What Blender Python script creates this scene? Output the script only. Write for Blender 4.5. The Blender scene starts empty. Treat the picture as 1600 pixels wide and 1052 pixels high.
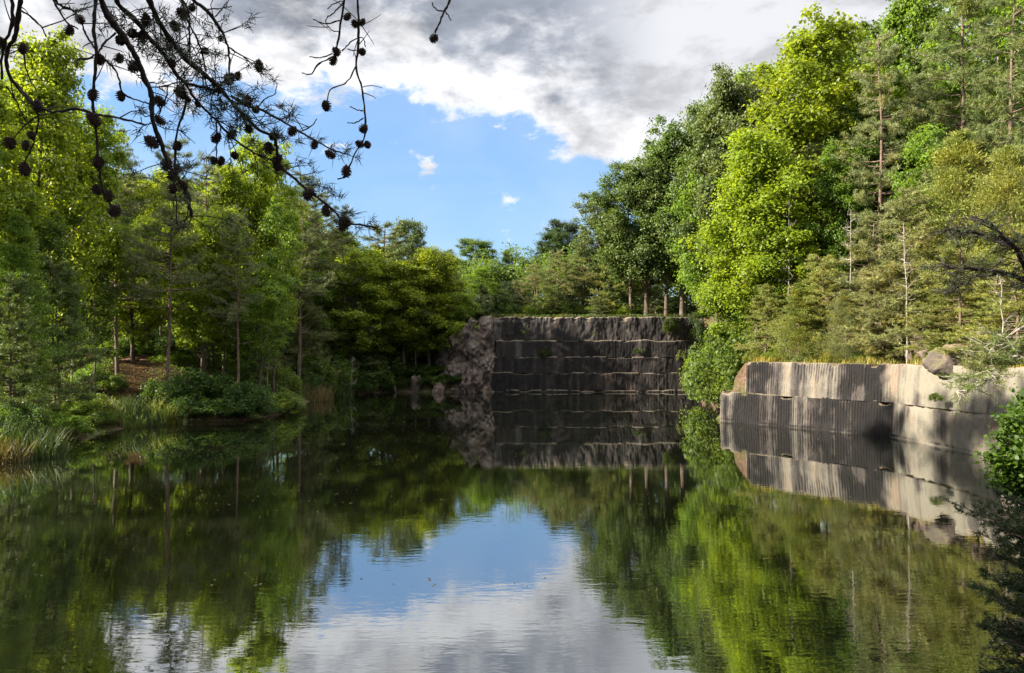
import bpy, math, random
import numpy as np
from mathutils import Vector

SC = bpy.context.scene
COL = SC.collection
rad = math.radians

# ------------------------------------------------------------------ camera
CAMZ = 4.5
FPX = 1155.0
PITCH = math.atan(22 / FPX)
cam_d = bpy.data.cameras.new("camera")
cam = bpy.data.objects.new("camera", cam_d)
COL.objects.link(cam)
cam.location = (0, 0, CAMZ)
cam.rotation_euler = (math.pi / 2 + PITCH, 0, 0)
cam_d.sensor_width = 36
cam_d.lens = 36 * FPX / 1600
cam_d.clip_start = 0.05
cam_d.clip_end = 5000
SC.camera = cam

# ------------------------------------------------------------------ sky, sun, exposure
SUN_EL = 29.0
SUN_AZ = -100.0          # degrees from +Y towards +X
SKY_STRENGTH = 0.12
world = bpy.data.worlds.new("World")
SC.world = world
world.use_nodes = True
SC.view_settings.view_transform = 'Standard'
SC.view_settings.look = 'None'
SC.view_settings.gamma = 1
SC.view_settings.exposure = 2.0
SC.cycles.max_bounces = 7
SC.cycles.transmission_bounces = 5
SC.cycles.diffuse_bounces = 3
SC.cycles.glossy_bounces = 3
SC.cycles.caustics_reflective = False
SC.cycles.sample_clamp_indirect = 6


class NT:
    """small helper to write node graphs as expressions"""
    def __init__(self, tree):
        self.t = tree
        tree.nodes.clear()

    def n(self, kind, **kw):
        nd = self.t.nodes.new(kind)
        for k, v in kw.items():
            setattr(nd, k, v)
        return nd

    def put(self, sock, v):
        if hasattr(v, 'is_output') or isinstance(v, bpy.types.NodeSocket):
            self.t.links.new(v, sock)
        elif v is not None:
            sock.default_value = v

    def m(self, op, a, b=None, c=None, clamp=False):
        nd = self.n('ShaderNodeMath', operation=op)
        nd.use_clamp = clamp
        for i, v in enumerate((a, b, c)):
            if v is not None:
                self.put(nd.inputs[i], v)
        return nd.outputs[0]

    def ss(self, v, lo, hi, to0=0.0, to1=1.0):
        nd = self.n('ShaderNodeMapRange', interpolation_type='SMOOTHSTEP')
        self.put(nd.inputs[0], v)
        nd.inputs[1].default_value = lo
        nd.inputs[2].default_value = hi
        nd.inputs[3].default_value = to0
        nd.inputs[4].default_value = to1
        return nd.outputs[0]

    def mix(self, f, a, b, mode='MIX'):
        nd = self.n('ShaderNodeMix', data_type='RGBA', blend_type=mode)
        self.put(nd.inputs[0], f)
        self.put(nd.inputs[6], a if not isinstance(a, tuple) else (*a[:3], 1))
        self.put(nd.inputs[7], b if not isinstance(b, tuple) else (*b[:3], 1))
        return nd.outputs[2]

    def noise(self, vec, scale, detail=4, rough=0.55, dist=0.0):
        nd = self.n('ShaderNodeTexNoise')
        if vec is not None:
            self.t.links.new(vec, nd.inputs['Vector'])
        nd.inputs['Scale'].default_value = scale
        nd.inputs['Detail'].default_value = detail
        nd.inputs['Roughness'].default_value = rough
        nd.inputs['Distortion'].default_value = dist
        return nd.outputs['Fac']

    def mapping(self, vec, scale=(1, 1, 1), loc=(0, 0, 0), rot=(0, 0, 0)):
        nd = self.n('ShaderNodeMapping')
        self.t.links.new(vec, nd.inputs[0])
        nd.inputs['Scale'].default_value = scale
        nd.inputs['Location'].default_value = loc
        nd.inputs['Rotation'].default_value = rot
        return nd.outputs[0]

    def ramp(self, f, stops, interp='LINEAR'):
        nd = self.n('ShaderNodeValToRGB')
        self.put(nd.inputs[0], f)
        cr = nd.color_ramp
        cr.interpolation = interp
        while len(cr.elements) < len(stops):
            cr.elements.new(0.5)
        for e, (p, c) in zip(cr.elements, stops):
            e.position = p
            e.color = (c, c, c, 1) if not isinstance(c, tuple) else (*c, 1)
        return nd.outputs[0]


def build_world():
    g = NT(world.node_tree)
    out = g.n('ShaderNodeOutputWorld')
    bg = g.n('ShaderNodeBackground')
    bg.inputs[1].default_value = SKY_STRENGTH
    g.t.links.new(bg.outputs[0], out.inputs[0])
    sky = g.n('ShaderNodeTexSky', sky_type='NISHITA')
    sky.sun_disc = False
    sky.sun_elevation = rad(SUN_EL)
    sky.sun_rotation = rad(SUN_AZ)
    sky.altitude = 100
    sky.air_density = 1.3
    sky.dust_density = 0.6
    sky.ozone_density = 2.0
    tc = g.n('ShaderNodeTexCoord')
    d = tc.outputs['Generated']
    sep = g.n('ShaderNodeSeparateXYZ')
    g.t.links.new(d, sep.inputs[0])
    az = g.m('MULTIPLY', g.m('ARCTAN2', sep.outputs[0], sep.outputs[1]), 180 / math.pi)
    el = g.m('MULTIPLY', g.m('ARCSINE', sep.outputs[2]), 180 / math.pi)
    azn = g.m('DIVIDE', g.m('ADD', az, 180.0), 360.0)
    # lower edge of the cloud bank (degrees of elevation) round the compass
    pts = [(-180, 16), (-60, 15), (-34, 16.5), (-28, 16.5), (-20, 17.5), (-8, 18.6), (-3.5, 18.4), (-1, 17.4), (1.5, 16.6), (3.5, 15.0),
           (6, 14.4), (9, 13.0), (12, 10), (16, 8), (40, 8), (90, 12), (180, 16)]
    bnd = g.m('MULTIPLY', g.ramp(azn, [((a + 180) / 360, e / 40) for a, e in pts]), 40.0)
    nbig = g.noise(g.mapping(d, (1, 1, 2.1)), 5.0, 3, 0.55, 0.3)
    nmid = g.noise(g.mapping(d, (1, 1, 1.9), (3.1, 0, 1.7)), 13.0, 8, 0.6, 0.15)
    nfin = g.noise(g.mapping(d, (1, 1, 1.6), (7.1, 2, 1.7)), 40.0, 6, 0.62, 0.2)
    bias = g.m('MINIMUM', g.m('SUBTRACT', el, bnd), 5.0)
    dens = g.m('ADD', g.m('MULTIPLY', bias, 0.13), g.m('MULTIPLY', g.m('SUBTRACT', nmid, 0.5), 1.1))
    dens = g.m('ADD', dens, g.m('MULTIPLY', g.m('SUBTRACT', nbig, 0.5), 0.55))
    dens = g.m('ADD', dens, g.m('MULTIPLY', g.m('SUBTRACT', nfin, 0.5), 0.30))
    # small detached puffs under the bank
    pn = g.noise(g.mapping(d, (1, 1, 1.7), (1.3, 5, 0.4)), 15.0, 7, 0.6, 0.05)
    puff = g.m('MULTIPLY', g.ss(pn, 0.60, 0.73), g.ss(el, 7, 11))
    cover = g.m('MAXIMUM', g.ss(dens, -0.02, 0.20), puff)
    # shade of the bank: white thin rims, grey thick base
    deep = g.m('ADD', g.m('MULTIPLY', g.m('SUBTRACT', el, bnd), 0.11), g.m('MULTIPLY', g.m('SUBTRACT', nmid, 0.5), 2.3))
    deep = g.m('ADD', deep, g.m('MULTIPLY', g.m('SUBTRACT', nbig, 0.5), 1.5))
    east = g.m('MAXIMUM', g.ss(az, 2, 13, 0.0, 0.66), g.ss(el, 38, 52, 0.0, 0.85))
    grey = g.m('MULTIPLY', g.ss(deep, 0.16, 1.05), g.m('SUBTRACT', 1.0, east))
    k = 1 / SKY_STRENGTH
    white = (0.290 * k, 0.290 * k, 0.298 * k)
    dark = (0.096 * k, 0.106 * k, 0.127 * k)
    ccol = g.mix(grey, white, dark)
    tex = g.noise(g.mapping(d, (1, 1, 2.3), (4.4, 1.0, 2.2)), 8.5, 8, 0.6, 0.12)
    ccol = g.mix(1.0, ccol, g.ss(tex, 0.34, 0.56, 0.68, 1.0), 'MULTIPLY')
    ccol = g.mix(1.0, ccol, g.ss(el, 34, 55, 1.0, 3.3), 'MULTIPLY')  # overhead clouds, out of view, brightened to add fill light
    # pale veil in the blue gap
    veil = g.mix(g.m('MULTIPLY', g.ss(nbig, 0.35, 0.75), 0.12), g.mix(0.65, g.mix(1.0, sky.outputs[0], (0.49, 0.57, 0.65), 'MULTIPLY'), (0.064 * k, 0.115 * k, 0.206 * k)), white)
    sat = g.n('ShaderNodeHueSaturation')
    sat.inputs['Saturation'].default_value = 1.0
    sat.inputs['Value'].default_value = 1.0
    g.t.links.new(veil, sat.inputs['Color'])
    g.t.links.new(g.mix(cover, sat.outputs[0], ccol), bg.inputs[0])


build_world()
sun_d = bpy.data.lights.new("sun", 'SUN')
sun_d.energy = 4.8
sun_d.angle = rad(0.55)
sun_d.color = (1.0, 0.91, 0.76)
sun = bpy.data.objects.new("sun", sun_d)
COL.objects.link(sun)
ce = math.cos(rad(SUN_EL))
to_sun = Vector((math.sin(rad(SUN_AZ)) * ce, math.cos(rad(SUN_AZ)) * ce, math.sin(rad(SUN_EL))))
sun.rotation_euler = (-to_sun).to_track_quat('-Z', 'Y').to_euler()
sun.location = (-40, 20, 60)


# ------------------------------------------------------------------ helpers
def at(px, py, D):
    """point at world depth y = D that the photograph shows at pixel (px, py)"""
    u = (px - 800) / FPX
    v = (526 - py) / FPX
    y = math.cos(PITCH) - v * math.sin(PITCH)
    z = math.sin(PITCH) + v * math.cos(PITCH)
    k = D / y
    return np.array([u * k, D, CAMZ + z * k])


def hash3(ix, iy, iz, seed):
    h = (ix.astype(np.int64) * 374761393 + iy.astype(np.int64) * 668265263 + iz.astype(np.int64) * 2147483647 + seed * 974634777) & 0xffffffff
    h = ((h ^ (h >> 13)) * 1274126177) & 0xffffffff
    h = ((h ^ (h >> 16)) * 2246822519) & 0xffffffff
    return ((h ^ (h >> 15)) & 0xffffff) / float(0xffffff)


def vnoise(p, seed=0):
    p = np.asarray(p, float)
    i = np.floor(p)
    f = p - i
    f = f * f * (3 - 2 * f)
    r = 0
    for dx in (0, 1):
        wx = f[:, 0] if dx else 1 - f[:, 0]
        for dy in (0, 1):
            wy = f[:, 1] if dy else 1 - f[:, 1]
            for dz in (0, 1):
                wz = f[:, 2] if dz else 1 - f[:, 2]
                r = r + wx * wy * wz * hash3(i[:, 0] + dx, i[:, 1] + dy, i[:, 2] + dz, seed)
    return r * 2 - 1


def fbm(p, oct=4, seed=0, gain=0.5):
    p = np.asarray(p, float)
    a, s, r = 1.0, 0.0, 0
    for k in range(oct):
        r = r + a * vnoise(p * 2.03 ** k + 17.3 * k, seed + k)
        s += a
        a *= gain
    return r / s


def sstep(x, a, b):
    t = np.clip((x - a) / (b - a), 0, 1)
    return t * t * (3 - 2 * t)


def norm(v):
    return v / np.maximum(np.linalg.norm(v, axis=-1, keepdims=True), 1e-9)


class MB:
    def __init__(self):
        self.V, self.Q, self.T, self.c, self.n = [], [], [], [], 0

    def add(self, v, q=None, t=None, col=None):
        v = np.asarray(v, float).reshape(-1, 3)
        if q is not None and len(q):
            self.Q.append(np.asarray(q, np.int64).reshape(-1, 4) + self.n)
        if t is not None and len(t):
            self.T.append(np.asarray(t, np.int64).reshape(-1, 3) + self.n)
        self.V.append(v)
        self.c.append(np.zeros(len(v)) if col is None else np.asarray(col, float))
        self.n += len(v)

    def tube(self, pts, rads, k=6, cap=True):
        pts = np.asarray(pts, float)
        rads = np.asarray(rads, float)
        n = len(pts)
        tan = norm(np.gradient(pts, axis=0))
        ref = np.array([0.0, 0, 1]) if abs(tan[0, 2]) < 0.8 else np.array([1.0, 0, 0])
        a = norm(np.cross(tan, ref))
        b = np.cross(tan, a)
        th = np.arange(k) * 2 * math.pi / k
        ring = pts[:, None, :] + rads[:, None, None] * (np.cos(th)[None, :, None] * a[:, None, :] + np.sin(th)[None, :, None] * b[:, None, :])
        i, j = np.meshgrid(np.arange(n - 1), np.arange(k), indexing='ij')
        j2 = (j + 1) % k
        q = np.stack([i * k + j, i * k + j2, (i + 1) * k + j2, (i + 1) * k + j], -1).reshape(-1, 4)
        self.add(ring.reshape(-1, 3), q)
        if cap:
            m = self.n
            self.V.append(np.array([pts[-1] + tan[-1] * rads[-1]]))
            self.c.append(np.zeros(1))
            self.n += 1
            last = m - k
            self.T.append(np.array([[last + j, last + (j + 1) % k, m] for j in range(k)]))

    def leaves(self, c, nrm, L, W, rng, fold=0.15):
        n = len(c)
        nrm = norm(nrm)
        t = norm(np.cross(nrm, rng.normal(size=(n, 3))))
        b = np.cross(nrm, t)
        L = (np.ones(n) * L * rng.uniform(0.5, 1.35, n))[:, None]
        W = (np.ones(n) * W * rng.uniform(0.7, 1.25, n))[:, None]
        f = nrm * L * fold
        v = np.stack([c - t * L / 2 - f, c + b * W / 2, c + t * L / 2 - f, c - b * W / 2], 1)
        self.add(v.reshape(-1, 3), np.arange(4 * n).reshape(-1, 4))

    def blades(self, c, d, L, W, rng):
        n = len(c)
        d = norm(d)
        s = norm(np.cross(d, rng.normal(size=(n, 3))))
        L = (np.ones(n) * L * rng.uniform(0.75, 1.2, n))[:, None]
        W = np.ones((n, 1)) * W
        v = np.stack([c - s * W / 2, c + s * W / 2, c + d * L], 1)
        self.add(v.reshape(-1, 3), None, np.arange(3 * n).reshape(-1, 3))

    def mesh(self, name, smooth=False):
        V = np.concatenate(self.V)
        Q = np.concatenate(self.Q) if self.Q else np.zeros((0, 4), np.int64)
        T = np.concatenate(self.T) if self.T else np.zeros((0, 3), np.int64)
        me = bpy.data.meshes.new(name)
        me.vertices.add(len(V))
        me.vertices.foreach_set('co', V.astype(np.float32).ravel())
        me.loops.add(Q.size + T.size)
        me.loops.foreach_set('vertex_index', np.concatenate([Q.ravel(), T.ravel()]).astype(np.int32))
        me.polygons.add(len(Q) + len(T))
        st = np.concatenate([np.arange(len(Q)) * 4, Q.size + np.arange(len(T)) * 3]).astype(np.int32)
        me.polygons.foreach_set('loop_start', st)
        me.polygons.foreach_set('loop_total', np.concatenate([np.full(len(Q), 4), np.full(len(T), 3)]).astype(np.int32))
        if smooth:
            me.polygons.foreach_set('use_smooth', np.ones(len(Q) + len(T), bool))
        c = np.concatenate(self.c)
        if np.any(c):
            a = me.attributes.new('mark', 'FLOAT', 'POINT')
            a.data.foreach_set('value', c.astype(np.float32))
        me.update(calc_edges=True)
        me.validate()
        return me

    def build(self, name, mat, parent=None, smooth=False):
        me = self.mesh(name, smooth)
        me.materials.append(mat)
        return link(name, me, parent)


def link(name, me, parent=None):
    o = bpy.data.objects.new(name, me)
    COL.objects.link(o)
    if parent is not None:
        o.parent = parent
    return o


def tag(o, label=None, cat=None, group=None, kind=None):
    if label:
        o['label'] = label
    if cat:
        o['category'] = cat
    if group:
        o['group'] = group
    if kind:
        o['kind'] = kind
    return o


def empty(name, loc=(0, 0, 0), rz=0.0):
    o = bpy.data.objects.new(name, None)
    COL.objects.link(o)
    o.location = loc
    o.rotation_euler = (0, 0, rz)
    o.empty_display_size = 0.3
    return o


# ------------------------------------------------------------------ materials
def material(name):
    m = bpy.data.materials.new(name)
    m.use_nodes = True
    g = NT(m.node_tree)
    out = g.n('ShaderNodeOutputMaterial')
    return m, g, out


def leaf_material(name, trans=0.42, rough=0.5, spec=0.35, vary=0.45, yellow=(1.22, 1.1, 0.6)):
    m, g, out = material(name)
    oi = g.n('ShaderNodeObjectInfo')
    geo = g.n('ShaderNodeNewGeometry')
    tc = g.n('ShaderNodeTexCoord')
    clump = g.noise(tc.outputs['Object'], 0.55, 3, 0.6)
    r = geo.outputs['Random Per Island']
    v = g.m('ADD', g.m('MULTIPLY', r, vary), 1 - vary / 2)
    base = g.mix(1.0, oi.outputs['Color'], v, 'MULTIPLY')
    # some sprays are yellower young growth
    yel = g.mix(1.0, base, yellow, 'MULTIPLY')
    col = g.mix(g.ss(clump, 0.42, 0.68), base, yel)
    p = g.n('ShaderNodeBsdfPrincipled')
    p.inputs['Roughness'].default_value = rough
    p.inputs['Specular IOR Level'].default_value = spec
    g.t.links.new(col, p.inputs['Base Color'])
    tr = g.n('ShaderNodeBsdfTranslucent')
    tcol = g.mix(1.0, col, (1.35, 1.3, 0.5), 'MULTIPLY')
    g.t.links.new(tcol, tr.inputs['Color'])
    mx = g.n('ShaderNodeMixShader')
    mx.inputs[0].default_value = trans
    g.t.links.new(p.outputs[0], mx.inputs[1])
    g.t.links.new(tr.outputs[0], mx.inputs[2])
    g.t.links.new(mx.outputs[0], out.inputs[0])
    return m


def simple_material(name, stops, scale=3.0, stretch=(1, 1, 1), rough=0.85, bump=0.3, detail=6, space='Object'):
    m, g, out = material(name)
    tc = g.n('ShaderNodeTexCoord')
    vec = g.mapping(tc.outputs[space], stretch)
    f = g.noise(vec, scale, detail, 0.62, 0.3)
    col = g.ramp(f, stops)
    p = g.n('ShaderNodeBsdfPrincipled')
    p.inputs['Roughness'].default_value = rough
    p.inputs['Specular IOR Level'].default_value = 0.25
    g.t.links.new(col, p.inputs['Base Color'])
    b = g.n('ShaderNodeBump')
    b.inputs['Strength'].default_value = bump
    b.inputs['Distance'].default_value = 0.05
    g.t.links.new(f, b.inputs['Height'])
    g.t.links.new(b.outputs[0], p.inputs['Normal'])
    g.t.links.new(p.outputs[0], out.inputs[0])
    return m


M_LEAF = leaf_material('broad_leaf', 0.54, vary=0.7)
M_OAK = leaf_material('oak_leaf', 0.33, 0.5, 0.3, 0.5, (1.2, 1.1, 0.8))
M_NEEDLE = leaf_material('pine_needle', 0.25, 0.5, 0.4, 0.6, (1.35, 1.12, 0.8))
M_CEDAR = leaf_material('cedar_spray', 0.25, 0.6, 0.3, 0.55, (1.45, 1.15, 0.7))
M_REED = leaf_material('reed_blade', 0.35, 0.5, 0.3, 0.6, (1.4, 1.1, 0.8))
M_BARK = simple_material('bark', [(0.3, (0.035, 0.026, 0.02)), (0.55, (0.11, 0.082, 0.062)), (0.75, (0.2, 0.16, 0.13))], 6, (1, 1, 0.25))
M_PBARK = simple_material('pine_bark', [(0.3, (0.045, 0.032, 0.025)), (0.5, (0.125, 0.086, 0.064)), (0.72, (0.23, 0.16, 0.12))], 7, (1, 1, 0.35))
M_DEAD = simple_material('bare_wood', [(0.3, (0.14, 0.12, 0.10)), (0.6, (0.30, 0.27, 0.23))], 6, (1, 1, 0.3))
M_TWIG = simple_material('twig_bark', [(0.35, (0.012, 0.009, 0.009)), (0.65, (0.035, 0.026, 0.024))], 60)
M_CONE = simple_material('cone_scale', [(0.35, (0.022, 0.015, 0.013)), (0.65, (0.07, 0.045, 0.036))], 80)


def rock_material(name, dark, mid, pale, use_mark=True, streak=True, moss=(0.10, 0.10, 0.03)):
    m, g, out = material(name)
    geo = g.n('ShaderNodeNewGeometry')
    pos = geo.outputs['Position']
    st = g.noise(g.mapping(pos, (1, 1, 0.07 if streak else 0.8)), 2.6, 8, 0.65, 0.2)
    fine = g.noise(pos, 9.0, 9, 0.65, 0.2)
    big = g.noise(g.mapping(pos, (1, 1, 0.25 if streak else 1)), 0.45, 5, 0.6)
    blot = g.noise(g.mapping(pos, (1, 1, 0.6)), 1.9, 6, 0.7, 0.6)
    f = g.m('ADD', g.m('MULTIPLY', st, 0.34), g.m('ADD', g.m('MULTIPLY', big, 0.36), g.m('ADD', g.m('MULTIPLY', fine, 0.20), g.m('MULTIPLY', blot, 0.32))))
    if use_mark:
        at_ = g.n('ShaderNodeAttribute')
        at_.attribute_name = 'mark'
        f = g.m('ADD', f, g.m('SUBTRACT', at_.outputs['Fac'], 0.5))
    col = g.ramp(f, [(0.42, dark), (0.58, mid), (0.80, pale)])
    rust = g.noise(g.mapping(pos, (1, 1, 0.35), (5, 2, 8)), 0.8, 6, 0.65)
    col = g.mix(g.ss(rust, 0.50, 0.72, 0.0, 0.4), col, g.mix(1.0, col, (1.35, 0.85, 0.72), 'MULTIPLY'))
    # lichen and dead grass where the rock is level
    sep = g.n('ShaderNodeSeparateXYZ')
    g.t.links.new(geo.outputs['Normal'], sep.inputs[0])
    lev = g.m('MULTIPLY', g.ss(sep.outputs[2], 0.45, 0.85), g.ss(fine, 0.3, 0.6))
    col = g.mix(lev, col, g.mix(g.ss(big, 0.4, 0.6), moss, (0.23, 0.17, 0.12)))
    p = g.n('ShaderNodeBsdfPrincipled')
    p.inputs['Roughness'].default_value = 0.85
    p.inputs['Specular IOR Level'].default_value = 0.25
    g.t.links.new(col, p.inputs['Base Color'])
    b = g.n('ShaderNodeBump')
    b.inputs['Strength'].default_value = 0.6
    b.inputs['Distance'].default_value = 0.06
    g.t.links.new(g.m('ADD', fine, g.m('MULTIPLY', st, 0.6)), b.inputs['Height'])
    g.t.links.new(b.outputs[0], p.inputs['Normal'])
    g.t.links.new(p.outputs[0], out.inputs[0])
    return m


M_WALL = rock_material('quarried_rock', (0.007, 0.006, 0.006), (0.058, 0.050, 0.045), (0.165, 0.150, 0.118))
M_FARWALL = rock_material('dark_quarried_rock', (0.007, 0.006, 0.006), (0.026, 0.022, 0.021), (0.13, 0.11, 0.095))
M_ROCK = rock_material('rough_rock', (0.025, 0.02, 0.018), (0.11, 0.085, 0.072), (0.26, 0.205, 0.175), False, False)


def ground_material():
    m, g, out = material('forest_floor')
    geo = g.n('ShaderNodeNewGeometry')
    pos = geo.outputs['Position']
    n1 = g.noise(pos, 0.35, 5, 0.6)
    n2 = g.noise(pos, 5.0, 8, 0.7)
    n3 = g.noise(pos, 30.0, 4, 0.6)
    litter = g.ramp(n2, [(0.3, (0.035, 0.022, 0.014)), (0.55, (0.11, 0.068, 0.045)), (0.75, (0.19, 0.13, 0.085))])
    green = g.ramp(n2, [(0.3, (0.02, 0.03, 0.01)), (0.7, (0.075, 0.09, 0.025))])
    col = g.mix(g.ss(n1, 0.42, 0.6), litter, green)
    a = g.n('ShaderNodeAttribute')
    a.attribute_name = 'mark'
    dirt = g.ramp(g.m('ADD', g.m('MULTIPLY', n2, 0.6), g.m('MULTIPLY', n3, 0.4)), [(0.35, (0.09, 0.048, 0.032)), (0.65, (0.22, 0.125, 0.085))])
    col = g.mix(a.outputs['Fac'], col, dirt)
    p = g.n('ShaderNodeBsdfPrincipled')
    p.inputs['Roughness'].default_value = 0.95
    p.inputs['Specular IOR Level'].default_value = 0.15
    g.t.links.new(col, p.inputs['Base Color'])
    b = g.n('ShaderNodeBump')
    b.inputs['Strength'].default_value = 0.7
    b.inputs['Distance'].default_value = 0.1
    g.t.links.new(n2, b.inputs['Height'])
    g.t.links.new(b.outputs[0], p.inputs['Normal'])
    g.t.links.new(p.outputs[0], out.inputs[0])
    return m


def water_material():
    m, g, out = material('pond_water')
    geo = g.n('ShaderNodeNewGeometry')
    pos = geo.outputs['Position']
    patch = g.noise(g.mapping(pos, (0.6, 1.0, 1)), 0.10, 3, 0.5)
    w1 = g.noise(g.mapping(pos, (0.55, 1.5, 1)), 1.6, 3, 0.5, 0.3)
    w2 = g.noise(g.mapping(pos, (0.5, 1.6, 1), (9, 4, 0)), 5.5, 2, 0.5, 0.2)
    sep = g.n('ShaderNodeSeparateXYZ')
    g.t.links.new(pos, sep.inputs[0])
    near = g.ss(sep.outputs[1], 10, 42, 1.0, 0.06)
    amp = g.m('MULTIPLY', near, g.ss(patch, 0.3, 0.62, 0.45, 1.0))
    hgt = g.m('MULTIPLY', g.m('ADD', g.m('MULTIPLY', w1, 0.0045), g.m('MULTIPLY', w2, 0.0026)), amp)
    b = g.n('ShaderNodeBump')
    b.inputs['Strength'].default_value = 0.5
    b.inputs['Distance'].default_value = 1.0
    g.t.links.new(hgt, b.inputs['Height'])
    gl = g.n('ShaderNodeBsdfGlossy')
    gl.inputs['Color'].default_value = (0.93, 0.95, 0.95, 1)
    gl.inputs['Roughness'].default_value = 0.004
    g.t.links.new(b.outputs[0], gl.inputs['Normal'])
    df = g.n('ShaderNodeBsdfDiffuse')
    df.inputs['Color'].default_value = (0.007, 0.008, 0.004, 1)
    fr = g.n('ShaderNodeFresnel')
    fr.inputs['IOR'].default_value = 1.33
    g.t.links.new(b.outputs[0], fr.inputs['Normal'])
    fac = g.m('ADD', g.m('MULTIPLY', fr.outputs[0], 0.50), 0.45, clamp=True)
    mx = g.n('ShaderNodeMixShader')
    g.t.links.new(fac, mx.inputs[0])
    g.t.links.new(df.outputs[0], mx.inputs[1])
    g.t.links.new(gl.outputs[0], mx.inputs[2])
    g.t.links.new(mx.outputs[0], out.inputs[0])
    return m


# ------------------------------------------------------------------ terrain
# pond outline: x, y, bank height, bank width, start of slope, slope beyond
POND = [
    (2.0, 2.2, 2.7, 2.5, 3, .10), (5.2, 7.0, 2.2, 3, 3, .2), (7.0, 9.6, 2.2, 3, 3, .3), (9.8, 13.2, 2.6, 3, 3, .35), (13.4, 18, 3.2, 3, 3, .4),
    (19.2, 26, 3.75, 1.4, 3, .45), (19.8, 28.6, 3.75, 1.2, 3, .5), (20.1, 31.1, 3.78, 1.2, 3, .5), (19.7, 38.5, 3.78, 1.2, 3, .5), (13.2, 47.7, 3.78, 1.2, 3, .5),
    (14.6, 50, 4.4, 2.5, 3, .5), (17, 60, 5.5, 3.5, 4, .5), (19.2, 72, 7, 3, 4, .5), (20.2, 79.5, 8.2, 1.4, 4, .45),
    (20.0, 80, 8.2, 1.2, 4, .14), (-2.1, 80, 8.2, 1.2, 4, .14),
    (-5.5, 79.6, 7.2, 9, 9, .12), (-13.8, 80, 5.5, 11, 11, .1), (-18.7, 73, 4.2, 10, 10, .1), (-17.6, 62, 3.6, 8, 8, .15), (-16.2, 53.6, 3.2, 8, 8, .15),
    (-17.3, 47.7, 3.2, 8, 8, .15), (-20.9, 46.2, 3.2, 8, 8, .15), (-22.6, 43, 3.2, 9, 9, .15), (-22.2, 36.6, 3.2, 10, 10, .15), (-20.3, 29, 3.0, 9, 9, .15),
    (-16.8, 20, 2.9, 7, 7, .08), (-12, 12, 2.9, 5, 5, .08), (-6.5, 6, 2.8, 3, 3, .08), (-2.5, 2.4, 2.7, 2.5, 3, .08),
]
PA = np.array(POND, float)


def pond_query(x, y):
    """signed distance to the shore (+ on land) and the bank values at the nearest shore point"""
    x = np.asarray(x, float)
    y = np.asarray(y, float)
    best = np.full(x.shape, 1e9)
    val = np.zeros(x.shape + (4,))
    inside = np.zeros(x.shape, bool)
    n = len(PA)
    for i in range(n):
        a, b = PA[i], PA[(i + 1) % n]
        ex, ey = b[0] - a[0], b[1] - a[1]
        t = np.clip(((x - a[0]) * ex + (y - a[1]) * ey) / (ex * ex + ey * ey), 0, 1)
        d = np.hypot(x - a[0] - t * ex, y - a[1] - t * ey)
        w = d < best
        best = np.where(w, d, best)
        v = a[2:6] + (b[2:6] - a[2:6]) * t[..., None]
        val = np.where(w[..., None], v, val)
        c = ((a[1] > y) != (b[1] > y)) & (x < (b[0] - a[0]) * (y - a[1]) / (b[1] - a[1] + 1e-12) + a[0])
        inside ^= c
    return np.where(inside, -best, best), val


def ground(x, y):
    x = np.asarray(x, float)
    y = np.asarray(y, float)
    sh = x.shape
    x = x.ravel()
    y = y.ravel()
    d, v = pond_query(x, y)
    H, w, s0, sl = v[:, 0], v[:, 1], v[:, 2], v[:, 3]
    cliff = w < 1.6
    t = np.where(cliff, sstep(d, 0.5, 1.25), np.clip(d / w, 0, 1) ** 0.8)
    far = np.maximum(d - s0, 0)
    z = H * t + sl * 48 * (1 - np.exp(-far / 48))
    P = np.stack([x * 0.16, y * 0.16, np.zeros_like(x)], -1)
    z = z + (fbm(P, 4, 3) * 0.9 * sstep(d, 3, 14)) + fbm(P * 6, 3, 5) * 0.10 * sstep(d, 1.5, 4)
    zin = -2.6 * sstep(-d, 0, 3.5) - 0.05
    z = np.where(d > 0, z, zin)
    z = np.where(cliff & (d < 0.5) & (d > -3), -2.2, z)
    r = np.hypot(x, y)
    z = z * (1 - sstep(r, 250, 1500)) + 12 * sstep(r, 250, 1500)
    return z.reshape(sh)


def gz(x, y):
    return float(ground(np.array([x]), np.array([y]))[0])


def axis(lo, hi, step, far):
    a = list(np.arange(lo, hi + 1e-6, step))
    s, v = step, lo
    left = []
    while v > -far:
        s *= 1.22
        v -= s
        left.append(v)
    s, v = step, hi
    right = []
    while v < far:
        s *= 1.22
        v += s
        right.append(v)
    return np.array(left[::-1] + a + right)


def grid_faces(ni, nj):
    i, j = np.meshgrid(np.arange(ni - 1), np.arange(nj - 1), indexing='ij')
    return np.stack([i * nj + j, (i + 1) * nj + j, (i + 1) * nj + j + 1, i * nj + j + 1], -1).reshape(-1, 4)


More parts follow.
